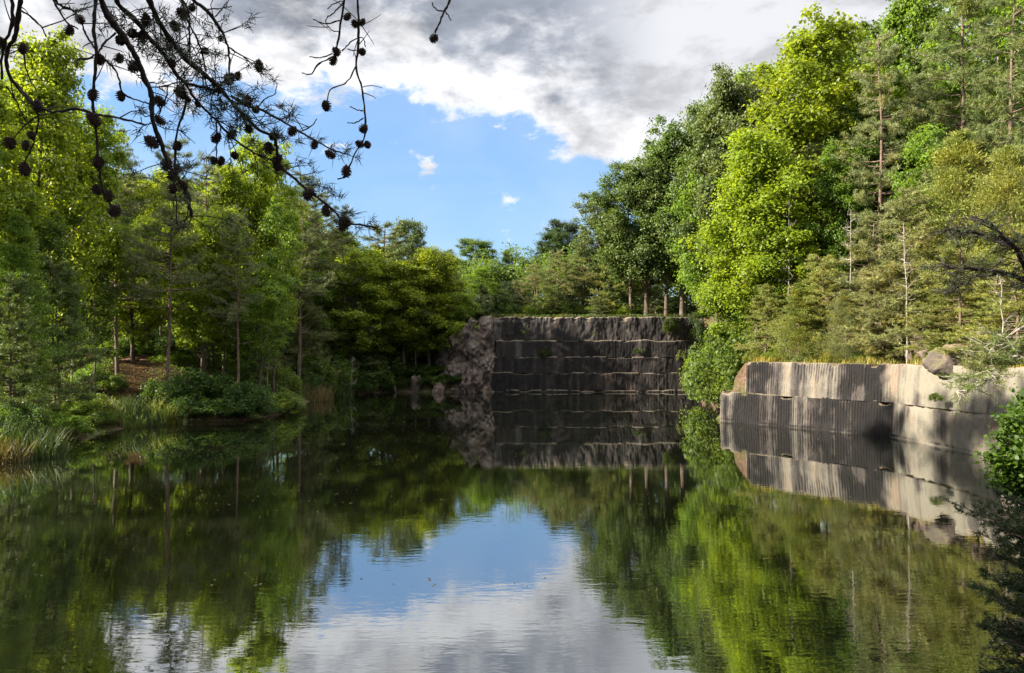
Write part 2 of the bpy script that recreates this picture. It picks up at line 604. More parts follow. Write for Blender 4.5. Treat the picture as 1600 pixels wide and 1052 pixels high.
xs = axis(-60, 62, 0.6, 2500)
ys = axis(-8, 120, 0.6, 2500)
X, Y = np.meshgrid(xs, ys, indexing='ij')
Z = ground(X, Y)
pc = [at(212, 650, 46.5)[:2], at(205, 620, 48.5)[:2], at(200, 580, 53)[:2], at(225, 560, 58)[:2]]
dp = np.full(X.shape, 1e9)
for a, b in zip(pc[:-1], pc[1:]):
    e = b - a
    t = np.clip(((X - a[0]) * e[0] + (Y - a[1]) * e[1]) / (e @ e), 0, 1)
    dp = np.minimum(dp, np.hypot(X - a[0] - t * e[0], Y - a[1] - t * e[1]))
nz = fbm(np.stack([X.ravel() * 0.9, Y.ravel() * 0.9, 0 * X.ravel()], -1), 3, 11).reshape(X.shape)
pathmask = 1 - sstep(dp + nz * 0.8, 1.2, 2.2)
mb = MB()
mb.add(np.stack([X, Y, Z], -1).reshape(-1, 3), grid_faces(len(xs), len(ys)), None, pathmask.ravel())
tag(mb.build('ground', ground_material(), None, True), kind='structure')

mb = MB()
wx = np.array([-45.0, 45.0])
wy = np.array([0.5, 95.0])
WX, WY = np.meshgrid(wx, wy, indexing='ij')
mb.add(np.stack([WX, WY, 0 * WX], -1).reshape(-1, 3), grid_faces(2, 2))
tag(mb.build('water', water_material()), kind='structure')


# ------------------------------------------------------------------ quarry walls
def bench(mb, path, z0, z1, inset0, inset1, back, du, dz, groove, pitch, rough, mark, seed, edge=0.12, taper=None, gm=None):
    """one quarried bench: drilled face from z0 to z1 along path, then a ledge running back"""
    path = np.asarray(path, float)
    seg = np.hypot(*np.diff(path, axis=0).T)
    S = np.concatenate([[0], np.cumsum(seg)])
    s = np.linspace(0, S[-1], int(S[-1] / du) + 1)
    px = np.interp(s, S, path[:, 0])
    py = np.interp(s, S, path[:, 1])
    tx, ty = np.gradient(px), np.gradient(py)
    k = max(3, int(0.25 / du))
    ker = np.ones(2 * k + 1) / (2 * k + 1)
    tx = np.convolve(np.pad(tx, k, 'edge'), ker, 'valid')
    ty = np.convolve(np.pad(ty, k, 'edge'), ker, 'valid')
    l = np.hypot(tx, ty)
    nx, ny = ty / l, -tx / l                      # to the right of the path = away from the pond
    nr = int((z1 - z0) / dz) + 1
    zz = np.linspace(0, 1, nr)
    Sg, Zg = np.meshgrid(s, zz, indexing='ij')
    P = np.stack([Sg.ravel() * 0.8, Zg.ravel() * (z1 - z0) * 0.5, np.full(Sg.size, seed)], -1)
    n1 = fbm(P, 4, seed).reshape(Sg.shape)
    n2 = fbm(P * 5.1, 3, seed + 9).reshape(Sg.shape)
    blk = vnoise(np.stack([Sg.ravel() * 0.55 + 40, Zg.ravel() * 0.4, np.full(Sg.size, seed + .5)], -1), seed + 20).reshape(Sg.shape)
    blk = np.round(blk * 3) / 3
    wrp = 0.10 * vnoise(np.stack([Sg.ravel() * 0.9, Zg.ravel() * 0.6, np.full(Sg.size, seed + 8.)], -1), seed + 12).reshape(Sg.shape)
    gr = np.abs(np.sin(math.pi * (Sg + wrp) / pitch))
    gr = (1 - gr ** 0.7) * groove * sstep(n1 + 0.5 * n2, -0.45, 0.25)
    if gm is not None:
        gr = gr * gm(Sg)
    off = inset0 + (inset1 - inset0) * Zg + gr + rough * n1 + rough * 0.35 * n2 + rough * 0.6 * blk
    top = sstep(Zg, 1 - edge, 1.0)
    chip = np.maximum(0, fbm(np.stack([Sg.ravel() * 1.7, 0 * Sg.ravel(), np.full(Sg.size, seed + 3.)], -1), 3, seed + 4).reshape(Sg.shape))
    off = off + top * (0.03 + (0.5 if seed > 63 or seed < 55 else 0.3) * chip)
    zv = z0 + (z1 - z0) * Zg - top * 0.35 * chip
    zv = zv + (0.16 if seed >= 70 else 0.05) * Zg * fbm(np.stack([s * 0.6, 0 * s, 0 * s + seed], -1), 3, seed + 61)[:, None]
    if taper is not None:
        tf = np.interp(s / S[-1], [a for a, _ in taper], [b for _, b in taper])[:, None]
        tf = tf + 0.06 * vnoise(np.stack([s * 1.1, 0 * s, 0 * s + seed], -1), seed + 31)[:, None]
        zv = z0 + (zv - z0) * tf
    XX = px[:, None] + nx[:, None] * off
    YY = py[:, None] + ny[:, None] * off
    # ledge rows
    bk = np.array([0.12, 0.35, 0.7, 1.1, 1.6, 2.3])
    bk = bk[bk <= back]
    lo = off[:, -1:] + bk[None, :]
    lz = zv[:, -1:] + 0.05 * vnoise(np.stack([np.repeat(s, len(bk)) * 2, np.tile(bk, len(s)) * 3, 0 * np.repeat(s, len(bk))], -1), seed + 7).reshape(len(s), -1)
    if taper is None:
        lz = lz + (z1 - lz) * sstep(bk, 0.1, 0.7)[None, :]
    XX = np.concatenate([XX, px[:, None] + nx[:, None] * lo], 1)
    YY = np.concatenate([YY, py[:, None] + ny[:, None] * lo], 1)
    ZZ = np.concatenate([zv, lz], 1)
    mk = mark(Sg, Zg, n1)
    if gm is not None:      # groove shade painted into the colour: drill grooves darker, ribs paler
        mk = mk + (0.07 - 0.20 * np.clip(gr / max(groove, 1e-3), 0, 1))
    mk = np.concatenate([mk, np.repeat(mk[:, -1:], len(bk), 1)], 1)
    f = grid_faces(len(s), ZZ.shape[1])[:, ::-1]
    mb.add(np.stack([XX, YY, ZZ], -1).reshape(-1, 3), f, None, np.clip(mk.ravel(), 0.01, 1))


# right wall: path runs from the far corner towards the camera, so "right of path" must be away from water
RW = [(20.3, 22.5), (20.2, 31.1), (19.75, 38.3), (19.2, 39.2), (13.4, 47.5), (14.6, 49.6), (17.0, 52.5)]
LRW = sum(math.dist(a, b) for a, b in zip(RW[:-1], RW[1:]))
CORN = math.dist(RW[0], RW[1]) + math.dist(RW[1], RW[2])
ENDC = LRW - math.dist(RW[4], RW[5]) - math.dist(RW[5], RW[6])


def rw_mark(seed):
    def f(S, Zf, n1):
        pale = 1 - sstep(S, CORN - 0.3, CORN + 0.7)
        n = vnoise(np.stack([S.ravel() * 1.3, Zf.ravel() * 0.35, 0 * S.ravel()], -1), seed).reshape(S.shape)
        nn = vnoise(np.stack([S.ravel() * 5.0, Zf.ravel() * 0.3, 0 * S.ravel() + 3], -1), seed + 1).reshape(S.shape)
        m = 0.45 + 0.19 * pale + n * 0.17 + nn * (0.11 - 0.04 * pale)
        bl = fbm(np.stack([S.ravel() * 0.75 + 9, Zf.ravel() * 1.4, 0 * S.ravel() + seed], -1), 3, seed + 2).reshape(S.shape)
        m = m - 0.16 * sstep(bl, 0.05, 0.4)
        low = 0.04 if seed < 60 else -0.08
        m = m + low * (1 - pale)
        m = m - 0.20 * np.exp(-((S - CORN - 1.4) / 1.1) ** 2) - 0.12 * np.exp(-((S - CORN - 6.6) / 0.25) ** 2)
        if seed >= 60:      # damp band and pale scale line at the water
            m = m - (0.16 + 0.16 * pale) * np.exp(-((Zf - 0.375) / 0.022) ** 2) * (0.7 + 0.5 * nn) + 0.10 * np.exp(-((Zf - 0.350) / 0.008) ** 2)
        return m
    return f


PATHR = [p for p in RW]
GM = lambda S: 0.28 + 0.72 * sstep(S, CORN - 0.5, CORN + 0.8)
# walking towards +y with the pond on the left: away from the pond = right of path
root = empty('quarry_wall', (19.7, 38.5, 0))
tag(root, 'pale drilled stone wall of two benches along the right shore, grooved and dark stained', 'rock wall')


def wall_part(name, mat, root, *benches):
    mb = MB()
    for b in benches:
        bench(mb, *b)
    V = mb.V
    loc = np.array(root.location)
    for i in range(len(V)):
        V[i] = V[i] - loc
    return mb.build(name, mat, root, False)


def outward(path, d):
    """shift a path towards the pond (left of walking direction)"""
    p = np.asarray(path, float)
    t = np.gradient(p, axis=0)
    t = norm(t)
    return p + np.stack([-t[:, 1], t[:, 0]], -1) * d


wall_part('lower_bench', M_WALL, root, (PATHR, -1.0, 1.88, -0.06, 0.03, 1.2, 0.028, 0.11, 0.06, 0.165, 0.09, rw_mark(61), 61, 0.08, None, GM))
# upper bench is trimmed short of the far corner, as its end slopes back
UP = [(20.36, 22.5), (20.30, 31.05), (19.87, 38.35), (19.3, 39.28), (14.6, 46.1), (15.3, 48.1), (17.5, 51.5)]
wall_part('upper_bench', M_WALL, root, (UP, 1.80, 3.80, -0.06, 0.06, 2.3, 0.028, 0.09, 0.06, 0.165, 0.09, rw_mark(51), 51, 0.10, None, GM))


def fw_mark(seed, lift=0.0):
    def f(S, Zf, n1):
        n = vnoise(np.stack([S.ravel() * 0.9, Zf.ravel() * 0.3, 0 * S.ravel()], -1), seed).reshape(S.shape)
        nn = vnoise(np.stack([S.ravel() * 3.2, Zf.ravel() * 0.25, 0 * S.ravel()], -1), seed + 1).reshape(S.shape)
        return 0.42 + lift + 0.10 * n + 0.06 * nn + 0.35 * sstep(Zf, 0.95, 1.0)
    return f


FW = [(-2.6, 80.0), (20.4, 80.0)]   # walking +x: right of path = -y, so walk -x and mirror
FWp = [(22.8, 80.0), (-2.3, 80.0)]  # walking -x: right of path = +y = away from the pond
root = empty('quarry_cliff', (9, 80, 0))
tag(root, 'dark vertical quarry face with thin pale ledges across the far end of the pond', 'rock wall')
lv = [(-1.0, 0.25, -0.10), (0.2, 2.12, 0.0), (2.08, 3.85, 0.09), (3.80, 5.6, 0.18)]
for i, (a, b, ins) in enumerate(lv):
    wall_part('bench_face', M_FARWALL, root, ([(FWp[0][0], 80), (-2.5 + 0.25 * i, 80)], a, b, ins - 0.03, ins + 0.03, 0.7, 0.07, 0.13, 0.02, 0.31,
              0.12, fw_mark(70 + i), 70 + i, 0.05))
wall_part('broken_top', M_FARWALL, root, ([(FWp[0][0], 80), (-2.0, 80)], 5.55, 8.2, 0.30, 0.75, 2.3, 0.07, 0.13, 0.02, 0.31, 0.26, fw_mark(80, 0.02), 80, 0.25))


def rock_mesh(rx, ry, rz, seed, amp=0.35, n=56, freq=1.6):
    """a craggy block: a ball cut flat by many joint planes, then chipped by stepped and ridged noise"""
    n = int(n * 1.5)
    u = np.linspace(0, 2 * math.pi, n, endpoint=False)
    w = np.linspace(-math.pi / 2, math.pi / 2, n // 2)
    U, W = np.meshgrid(u, w, indexing='ij')
    d = np.stack([np.cos(U) * np.cos(W), np.sin(U) * np.cos(W), np.sin(W)], -1).reshape(-1, 3)
    rng = np.random.default_rng(seed)
    ax = norm(rng.normal(size=(3, 3)) * 0.35 + np.eye(3))
    pl = np.concatenate([ax, -ax, norm(rng.normal(size=(12, 3)))])
    off = np.concatenate([rng.uniform(0.5, 0.66, 6), rng.uniform(0.72, 0.9, 12)])
    dot = d @ pl.T
    r = np.min(np.where(dot > 0.05, off / np.maximum(dot, 0.05), 9), axis=1)
    r = np.minimum(r, 1.05)
    p = d * r[:, None]
    st = np.round(vnoise(p * 2.6 + 5, seed + 7) * 2.5) / 2.5
    r = r * (1 + amp * 0.26 * st + amp * 0.14 * fbm(p * freq * 1.6, 4, seed) - amp * 0.3 * (1 - np.abs(fbm(p * freq * 2.4, 3, seed + 3))) ** 6)
    v = d * r[:, None] * np.array([rx, ry, rz])
    m = n // 2
    i, j = np.meshgrid(np.arange(n), np.arange(m - 1), indexing='ij')
    i2 = (i + 1) % n
    q = np.stack([i * m + j, i2 * m + j, i2 * m + j + 1, i * m + j + 1], -1).reshape(-1, 4)
    mb = MB()
    mb.add(v, q)
    return mb


def rock(name, label, cat, loc, size, seed, rz=0.0, amp=0.35, n=56, group=None, tilt=0.0, mat=None):
    o = rock_mesh(*size, seed, amp, n).build(name, mat or M_ROCK)
    o.location = loc
    o.rotation_euler = (tilt, tilt * 0.6, rz)
    return tag(o, label, cat, group)


# rough nose at the left end of the far wall
root = empty('rock_outcrop', (-4.2, 81.6, 0))
tag(root, 'tall pinkish rough rock nose at the left end of the dark quarry face', 'rock')
wall_part('rock_face', M_ROCK, root, ([(-0.7, 81.3), (-1.6, 80.15), (-2.7, 79.5), (-4.4, 78.9), (-6.6, 79.5), (-8.4, 81.5), (-9.5, 85)], -1.0, 8.0, -0.1, 0.9, 2.3, 0.09, 0.11, 0.0, 1.0,
          1.0, lambda S, Zf, n: 0 * S + .5, 88, 0.3, [(0, 1.0), (0.35, 0.98), (0.55, 0.8), (0.75, 0.62), (1.0, 0.5)]))
p = at(648, 585, 79.6)
rock('standing_slab', 'pale grey upright slab at the waterline under the left bank trees', 'rock', (p[0], 79.9, 0.7), (0.75, 0.5, 1.5), 12, 0.3, 0.45, 44, tilt=0.35)
p = at(612, 590, 80)
rock('leaning_slab', 'long dark slab leaning left beside the pale upright slab', 'rock', (p[0], 80.2, 1.2), (0.4, 0.4, 2.2), 13, 0.1, 0.45, 44, tilt=-0.5)
p = at(686, 600, 79.5)
rock('boulder', 'grey boulder at the waterline between the slabs and the rock nose', 'rock', (p[0], 79.6, 0.3), (1.2, 0.8, 1.2), 14, 0.8, 0.4, 44)
# hillside outcrops over the right wall
p = at(1496, 540, 33.5)
M_ROCK2 = rock_material('dark_rough_rock', (0.03, 0.025, 0.022), (0.09, 0.072, 0.06), (0.20, 0.165, 0.14), False, False)  # darker rock tones for the wide block over the right wall
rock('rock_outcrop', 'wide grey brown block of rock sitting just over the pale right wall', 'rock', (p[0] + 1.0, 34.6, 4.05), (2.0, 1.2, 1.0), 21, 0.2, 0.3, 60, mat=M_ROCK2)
for q, (a, b, D, sx, sy, sz, lab) in enumerate([
        (1408, 515, 37.8, 1.2, 1.1, 1.5, 'pinkish rock face behind the slim pale trunked pine on the right'),
        (1450, 470, 38.5, 1.4, 1.1, 1.2, 'upper pink rock ledge higher on the right hillside'),
        (1560, 500, 33.5, 1.2, 1.0, 1.1, 'sunlit rock ledge among the branches near the right edge')]):
    p = at(a, b, D)
    rock('rock_outcrop', lab, 'rock', (p[0], D + 0.4, min(p[2], gz(p[0], D) + 0.7)), (sx, sy, sz), 30 + q, 0.5 * q, 0.45, 56)
rock('boulder', 'pale boulder on the near right bank behind the dark cedar', 'rock', (11.3, 15.0, 1.3), (1.5, 1.2, 0.9), 41, 0.4, 0.3, 48)
rock('boulder', 'small pinkish boulder low on the near right bank beside the cedar', 'rock', (9.6, 12.3, 0.7), (1.0, 0.9, 0.7), 42, 0.9, 0.3, 40)


# ------------------------------------------------------------------ trees
def bez(a, b, c, n):
    t = np.linspace(0, 1, n)[:, None]
    return (1 - t) ** 2 * a + 2 * t * (1 - t) * b + t * t * c


def broad_proto(seed, H, R, base, nl, per, leaf, clump, shape='round', mat=None, trunk_r=0.2):
    """returns trunk mesh and crown mesh; H total height, R crown radius, base fraction where the crown starts"""
    rng = np.random.default_rng(seed)
    tb = MB()
    lean = rng.normal(size=2) * 0.03 * H
    tt = np.linspace(0, 1, 12)
    wob = np.cumsum(rng.normal(size=(12, 2)) * 0.09, 0)
    tp = np.stack([lean[0] * tt ** 1.5 + wob[:, 0] * tt, lean[1] * tt ** 1.5 + wob[:, 1] * tt, tt * H * 0.93], -1)
    tp[0] = (0, 0, -0.3)
    tb.tube(tp, trunk_r * (1 - 0.88 * tt) * (1 + 0.5 * np.exp(-tt * 25)), 8)
    cents, outs = [], []

    def prof(h):
        u = (h / H - base) / (1 - base)
        if shape == 'round':
            return R * math.sqrt(max(0.03, 1 - (abs(u - 0.45) / 0.58) ** 2.2))
        if shape == 'tall':
            return R * max(0.12, math.sin(math.pi * min(1, (u * 0.86 + 0.16))) ** 0.7)
        return R * max(0.1, (1 - u) ** 0.6)

    for i in range(nl):
        f = (i + rng.uniform(0.2, 0.8)) / nl
        h0 = H * (base * 0.75 + (0.93 - base * 0.75) * f)
        az = i * 2.399 + rng.normal() * 0.4
        hz = h0 + (H - h0) * rng.uniform(0.1, 0.4) + 0.3
        r = prof(min(hz, H * 0.97)) * rng.uniform(0.62, 1.12)
        k = np.interp(h0, tp[:, 2], np.arange(12))
        s = np.array([np.interp(h0, tp[:, 2], tp[:, 0]), np.interp(h0, tp[:, 2], tp[:, 1]), h0])
        e = np.array([s[0] + math.cos(az) * r, s[1] + math.sin(az) * r, min(hz, H * 0.98)])
        mid = (s + e) / 2 + np.array([0, 0, -0.12 * r + 0.25])
        L = bez(s, mid, e, 7)
        rr = trunk_r * 0.42 * (1 - 0.8 * f)
        tb.tube(L, np.linspace(rr, rr * 0.2, 7), 5)
        for q in range(per):
            t = rng.uniform(0.35, 1.0)
            b = L[min(6, int(t * 6))]
            o = norm(rng.normal(size=3) * np.array([1, 1, 0.75]) + np.array([math.cos(az), math.sin(az), 0.15]) * 0.7)
            c = b + o * rng.uniform(0.3, 1.0) * clump * 1.5
            if q % 2 == 0:
                tb.tube(np.array([b, (b + c) / 2 + rng.normal(size=3) * .1, c]), [rr * 0.35, rr * 0.25, rr * 0.12], 4)
            cents.append(c)
            outs.append(norm(c - np.array([tp[5, 0], tp[5, 1], H * 0.5])))
    cents = np.array(cents)
    outs = np.array(outs)
    n = len(cents)
    cr = MB()
    nper = leaf[2]
    rad_ = rng.uniform(0.45, 1.45, n) * clump
    cc = np.repeat(cents, nper, 0)
    rr = np.repeat(rad_, nper)
    d = norm(rng.normal(size=(n * nper, 3)) + np.repeat(outs, nper, 0) * 0.35 + np.array([0, 0, 0.25]))
    q = rng.uniform(0.12, 1.0, n * nper) ** 0.6 * (1 + 0.35 * rng.exponential(0.5, n * nper))
    ir = 1 + 0.5 * vnoise(cc * 3 + d * 2.2, seed)
    pos = cc + d * (rr * q * ir)[:, None] * np.array([1.0, 1.0, 0.72])
    keep = rng.uniform(size=len(pos)) > 0.06
    nr = d * 0.65 + rng.normal(size=d.shape) * 0.55 + np.array([0, 0, 0.55])
    cr.leaves(pos[keep], nr[keep], leaf[0], leaf[1], rng)
    return tb.mesh('trunk', True), cr.mesh('crown'), H, R + clump * 0.8, mat or M_LEAF, M_BARK


def pine_proto(seed, H, R, base, nb, dens=1.0, trunk_r=0.14, blade=(0.20, 0.024), dead=6, mat=None):
    rng = np.random.default_rng(seed)
    tb, cr = MB(), MB()
    tt = np.linspace(0, 1, 14)
    wob = np.cumsum(rng.normal(size=(14, 2)) * 0.07, 0)
    lean = rng.normal(size=2) * 0.035 * H
    tp = np.stack([lean[0] * tt + wob[:, 0] * tt, lean[1] * tt + wob[:, 1] * tt, tt * H * 0.985], -1)
    tp[0, 2] = -0.3
    tb.tube(tp, trunk_r * (1 - 0.9 * tt) + 0.006, 7)
    tc, td = [], []

    def on(h):
        return np.array([np.interp(h, tp[:, 2], tp[:, 0]), np.interp(h, tp[:, 2], tp[:, 1]), h])

    for i in range(nb + dead):
        bare = i >= nb
        f = rng.uniform(0, 1) if bare else (i + rng.uniform(0, 1)) / nb
        h = H * (rng.uniform(0.15, base + 0.1) if bare else base + (0.98 - base) * f)
        az = rng.uniform(0, 2 * math.pi)
        prof = R * (1 - 0.82 * f) ** 0.8 if not bare else R * 0.6
        L = max(0.35, prof * rng.uniform(0.55, 1.15))
        s = on(h)
        d = np.array([math.cos(az), math.sin(az), 0])
        up = rng.uniform(-0.12, 0.28) + 0.35 * f
        e = s + d * L + np.array([0, 0, up * L])
        mid = (s + e) / 2 + np.array([0, 0, -0.10 * L]) + rng.normal(size=3) * 0.06
        B = bez(s, mid, e, 6)
        r0 = 0.014 + 0.012 * L
        tb.tube(B, np.linspace(r0, r0 * 0.3, 6), 4)
        side = np.array([-d[1], d[0], 0])
        nt = int((3 + L * 4.5) * (1 if not bare else 0.5))
        for q in range(nt):
            t = rng.uniform(0.3, 1.0)
            b = bez(s, mid, e, 21)[int(t * 20)]
            sd = d * rng.uniform(0.3, 1) + side * rng.uniform(-1, 1) + np.array([0, 0, rng.uniform(-0.1, 0.45)])
            sd = norm(sd)
            tl = rng.uniform(0.25, 0.75) * (0.5 + 0.35 * L)
            te = b + sd * tl
            tb.tube(np.array([b, te]), [0.010, 0.005], 3, False)
            if bare:
                continue
            m = int(rng.integers(2, 5) * dens + 1)
            for w in range(m):
                tc.append(b + (te - b) * ((w + 1) / m) + rng.normal(size=3) * 0.03)
                td.append(sd + np.array([0, 0, 0.25]))
    tc, td = np.array(tc), np.array(td)
    nblade = 11
    c = np.repeat(tc, nblade, 0) + rng.normal(size=(len(tc) * nblade, 3)) * 0.045
    dd = np.repeat(norm(td), nblade, 0) * 0.55 + norm(rng.normal(size=(len(tc) * nblade, 3)))
    cr.blades(c, dd, blade[0], blade[1], rng)
    return tb.mesh('trunk', True), cr.mesh('crown'), H, R, mat or M_NEEDLE, M_PBARK


def cedar_proto(seed, H, R, n, shape=0.8, blade=(0.22, 0.05), mat=None):
    """dense conical juniper: ascending sprays on many short limbs"""
    rng = np.random.default_rng(seed)
    tb, cr = MB(), MB()
    tt = np.linspace(0, 1, 8)
    tb.tube(np.stack([0.05 * np.sin(tt * 5), 0.05 * np.cos(tt * 4), tt * H * 0.95 - 0.2 * (tt == 0)], -1), 0.11 * (1 - 0.9 * tt) + 0.005, 6)
    C, D = [], []
    nl = int(H * 17)
    for i in range(nl):
        f = (i + rng.uniform()) / nl
        h = H * (0.06 + 0.92 * f)
        az = rng.uniform(0, 2 * math.pi)
        r = R * (1 - f) ** shape * rng.uniform(0.55, 1.12) + 0.12
        d = np.array([math.cos(az), math.sin(az), 0.0])
        s = np.array([0, 0, h - 0.25 * r])
        e = s + d * r + np.array([0, 0, r * rng.uniform(0.2, 0.7)])
        tb.tube(np.array([s, (s + e) / 2 - np.array([0, 0, 0.06 * r]), e]), [0.02, 0.014, 0.005], 3, False)
        m = n
        t = rng.uniform(0.35, 1.05, m)
        spread = 0.10 + 0.12 * r
        pts = s + (e - s) * t[:, None] + rng.normal(size=(m, 3)) * spread * np.array([1, 1, 0.6])
        C.append(pts)
        D.append(d * 0.8 + np.array([0, 0, 0.75]) + rng.normal(size=(m, 3)) * 0.55)
    cr.blades(np.concatenate(C), np.concatenate(D), blade[0], blade[1], rng)
    return tb.mesh('trunk', True), cr.mesh('crown'), H, R, mat or M_CEDAR, M_PBARK


def shrub_proto(seed, H, R, n, leaf, mat=None):
    rng = np.random.default_rng(seed)
    tb, cr = MB(), MB()
    cents = []
    for i in range(n):
        az = rng.uniform(0, 2 * math.pi)
        r = R * math.sqrt(rng.uniform(0, 1))
        z = H * (0.15 + 0.75 * rng.uniform(0.0, 1.0) * math.sqrt(max(0.05, 1 - (r / R) ** 2)))
        c = np.array([math.cos(az) * r, math.sin(az) * r, z])
        cents.append(c)
        if i % 3 == 0:
            s = np.array([math.cos(az) * r * 0.15, math.sin(az) * r * 0.15, -0.2])
            tb.tube(bez(s, np.array([c[0] * 0.4, c[1] * 0.4, c[2] * 0.6]), c, 5), np.linspace(0.03, 0.008, 5), 4)
    cents = np.array(cents)
    k = leaf[2]
    d = norm(rng.normal(size=(n * k, 3)) + np.array([0, 0, 0.3]))
    rr = np.repeat(rng.uniform(0.28, 0.55, n), k)
    pos = np.repeat(cents, k, 0) + d * (rr * rng.uniform(0.3, 1, n * k) ** 0.6)[:, None]
    pos[:, 2] = np.maximum(pos[:, 2], 0.02)
    cr.leaves(pos, d * 0.6 + rng.normal(size=d.shape) * 0.5 + np.array([0, 0, 0.6]), leaf[0], leaf[1], rng)
    return tb.mesh('stem', True), cr.mesh('foliage'), H * 1.1, R + 0.35, mat or M_LEAF, M_BARK


PROTO = {}


def reg(key, lst):
    out = []
    for t in lst:
        t[0].materials.append(t[5])
        t[1].materials.append(t[4])
        out.append(t)
    PROTO[key] = out


reg('maple', [broad_proto(100 + i, 17, 3.9, 0.18, 36, 8, (0.23, 0.17, 135), 0.80, ['round', 'tall', 'round', 'tall'][i]) for i in range(4)])
reg('oak', [broad_proto(200 + i, 17, 3.7, 0.2, 32, 8, (0.22, 0.16, 140), 0.80, 'round', M_OAK, 0.22) for i in range(3)])
reg('thin', [broad_proto(300 + i, 15, 2.9, 0.34, 22, 6, (0.20, 0.14, 95), 0.62, 'tall', None, 0.13) for i in range(4)])
reg('pine', [pine_proto(400 + i, 15, 2.9, [0.42, 0.5, 0.36, 0.55, 0.3][i], [62, 48, 70, 46, 76][i], 1.15) for i in range(5)])
reg('bigpine', [pine_proto(450 + i, 19, 3.5, 0.34, 84, 1.35, 0.19, (0.22, 0.028), 10) for i in range(2)])
reg('bushpine', [pine_proto(470 + i, 9, 2.6, 0.10, 84, 1.4, 0.10, (0.19, 0.026), 4) for i in range(3)])
reg('cedar', [cedar_proto(500 + i, 12, [3.2, 3.6, 2.8][i], 190, [0.75, 0.6, 0.9][i], (0.17, 0.045)) for i in range(3)])
reg('shrub', [shrub_proto(600 + i, 2.2, 1.7, 60, (0.14, 0.095, 95)) for i in range(4)])

COLR = dict(
    bright=(0.180, 0.245, 0.024), yellow=(0.190, 0.262, 0.026), fresh=(0.135, 0.215, 0.034), mid=(0.092, 0.148, 0.032), deep=(0.045, 0.082, 0.024),
    oak=(0.098, 0.138, 0.045), dark=(0.034, 0.058, 0.024), pine=(0.112, 0.145, 0.050), pineg=(0.118, 0.165, 0.050), tan=(0.165, 0.190, 0.070), olive=(0.175, 0.210, 0.048),
    bank=(0.055, 0.100, 0.026), reed=(0.050, 0.085, 0.028), straw=(0.12, 0.11, 0.05))
rnd = random.Random(7)
ORDS = ['first', 'second', 'third', 'fourth', 'fifth', 'sixth', 'seventh', 'eighth', 'ninth', 'tenth', 'eleventh']
NAMES = dict(maple='broadleaf_tree', oak='broadleaf_tree', thin='broadleaf_sapling', pine='pine_tree', bigpine='pine_tree', bushpine='pine_tree', cedar='cedar_tree', shrub='shrub')
CATS = dict(maple='tree', oak='tree', thin='tree', pine='pine tree', bigpine='pine tree', bushpine='pine tree', cedar='cedar tree', shrub='shrub')
used = {}


def plant(kind, x, y, top, width, colour, label, group=None, zbase=None, lean=0.0):
    """a copy of a prototype: trunk and crown are copied objects parented to an empty at the foot"""
    lst = PROTO[kind]
    k = used.get(kind, 0)
    used[kind] = k + 1
    tm, cm, H, R, _, _ = lst[k % len(lst)]
    d_, v_ = pond_query(np.array([x]), np.array([y]))
    if v_[0, 1] < 1.6 and d_[0] < 1.7 and zbase is None and x > 12 and y < 60:
        x += (1.7 - d_[0]) * (1.0 if y < 38 else 0.85)
    z0 = gz(x, y) if zbase is None else zbase
    z0 = max(z0, -0.1)
    h = max(1.0 if kind == 'shrub' else 2.5, top - z0)
    root = empty(NAMES[kind], (x, y, z0 - 0.05), rnd.uniform(0, 6.28))
    s = h / H
    sxy = (width / 2) / R
    sxy = min(max(sxy, s * 0.72), s * 2.0)
    root.scale = (sxy, sxy, s)
    root.rotation_euler[0] = lean
    tag(root, label, CATS[kind], group)
    small = kind == 'shrub'
    t = link('stem' if small else 'trunk', tm, root)
    c = link('foliage' if small else 'crown', cm, root)
    j = rnd.uniform(0.88, 1.12)
    hu = rnd.uniform(0.93, 1.07)
    r_, g_, b_ = COLR[colour]
    c.color = (r_ * j * hu, g_ * j, b_ * j, 1)
    return root


def T(kind, px, py, D, wpx, colour, label, group=None, lean=0.0):
    for _ in range(60):          # keep every foot on dry land: step back along the ground until clear of the shore
        p = at(px, py, D)
        d_, v_ = pond_query(p[:1], p[1:2])
        if d_[0] > (1.7 if v_[0, 1] < 1.6 else 0.2 if kind == 'shrub' else 1.3):
            break
        D += 0.4
    return plant(kind, p[0], D, p[2], wpx / FPX * D, colour, label, group, lean=lean)


# ---- right hillside, from the big bright tree outwards
T('maple', 1262, 48, 56, 270, 'bright', 'tallest bright yellow-green broadleaf tree in the middle of the right hillside', 'broadleaf trees on the right hillside')
T('maple', 1180, 215, 52, 215, 'yellow', 'yellow-green broadleaf tree just left of the tallest bright tree', 'broadleaf trees on the right hillside')
T('maple', 1160, 330, 54, 140, 'bright', 'low bright broadleaf tree leaning over the gap left of the right wall', 'broadleaf trees on the right hillside')
T('thin', 1160, 430, 51.5, 90, 'fresh', 'fresh green sapling above the left end of the right wall', 'saplings on the right hillside')
T('maple', 1225, 330, 50.5, 150, 'bright', 'bright leafy tree rising behind the left half of the right wall', 'broadleaf trees on the right hillside')
T('maple', 1320, 62, 66, 190, 'fresh', 'green broadleaf tree on the skyline between bright tree and tall red trunked pine', 'broadleaf trees on the right hillside')
T('oak', 1166, 103, 72, 175, 'oak', 'tall grey-green oak on the skyline left of the bright yellow tree', 'oaks on the right skyline')
T('oak', 1095, 150, 76, 130, 'oak', 'grey-green oak one step down the skyline from the tallest oak', 'oaks on the right skyline')
T('oak', 1040, 222, 80, 120, 'oak', 'dark shiny oak halfway down the sloping right skyline', 'oaks on the right skyline')
T('oak', 985, 268, 84, 120, 'mid', 'green oak with round lobes near the foot of the right skyline', 'oaks on the right skyline')
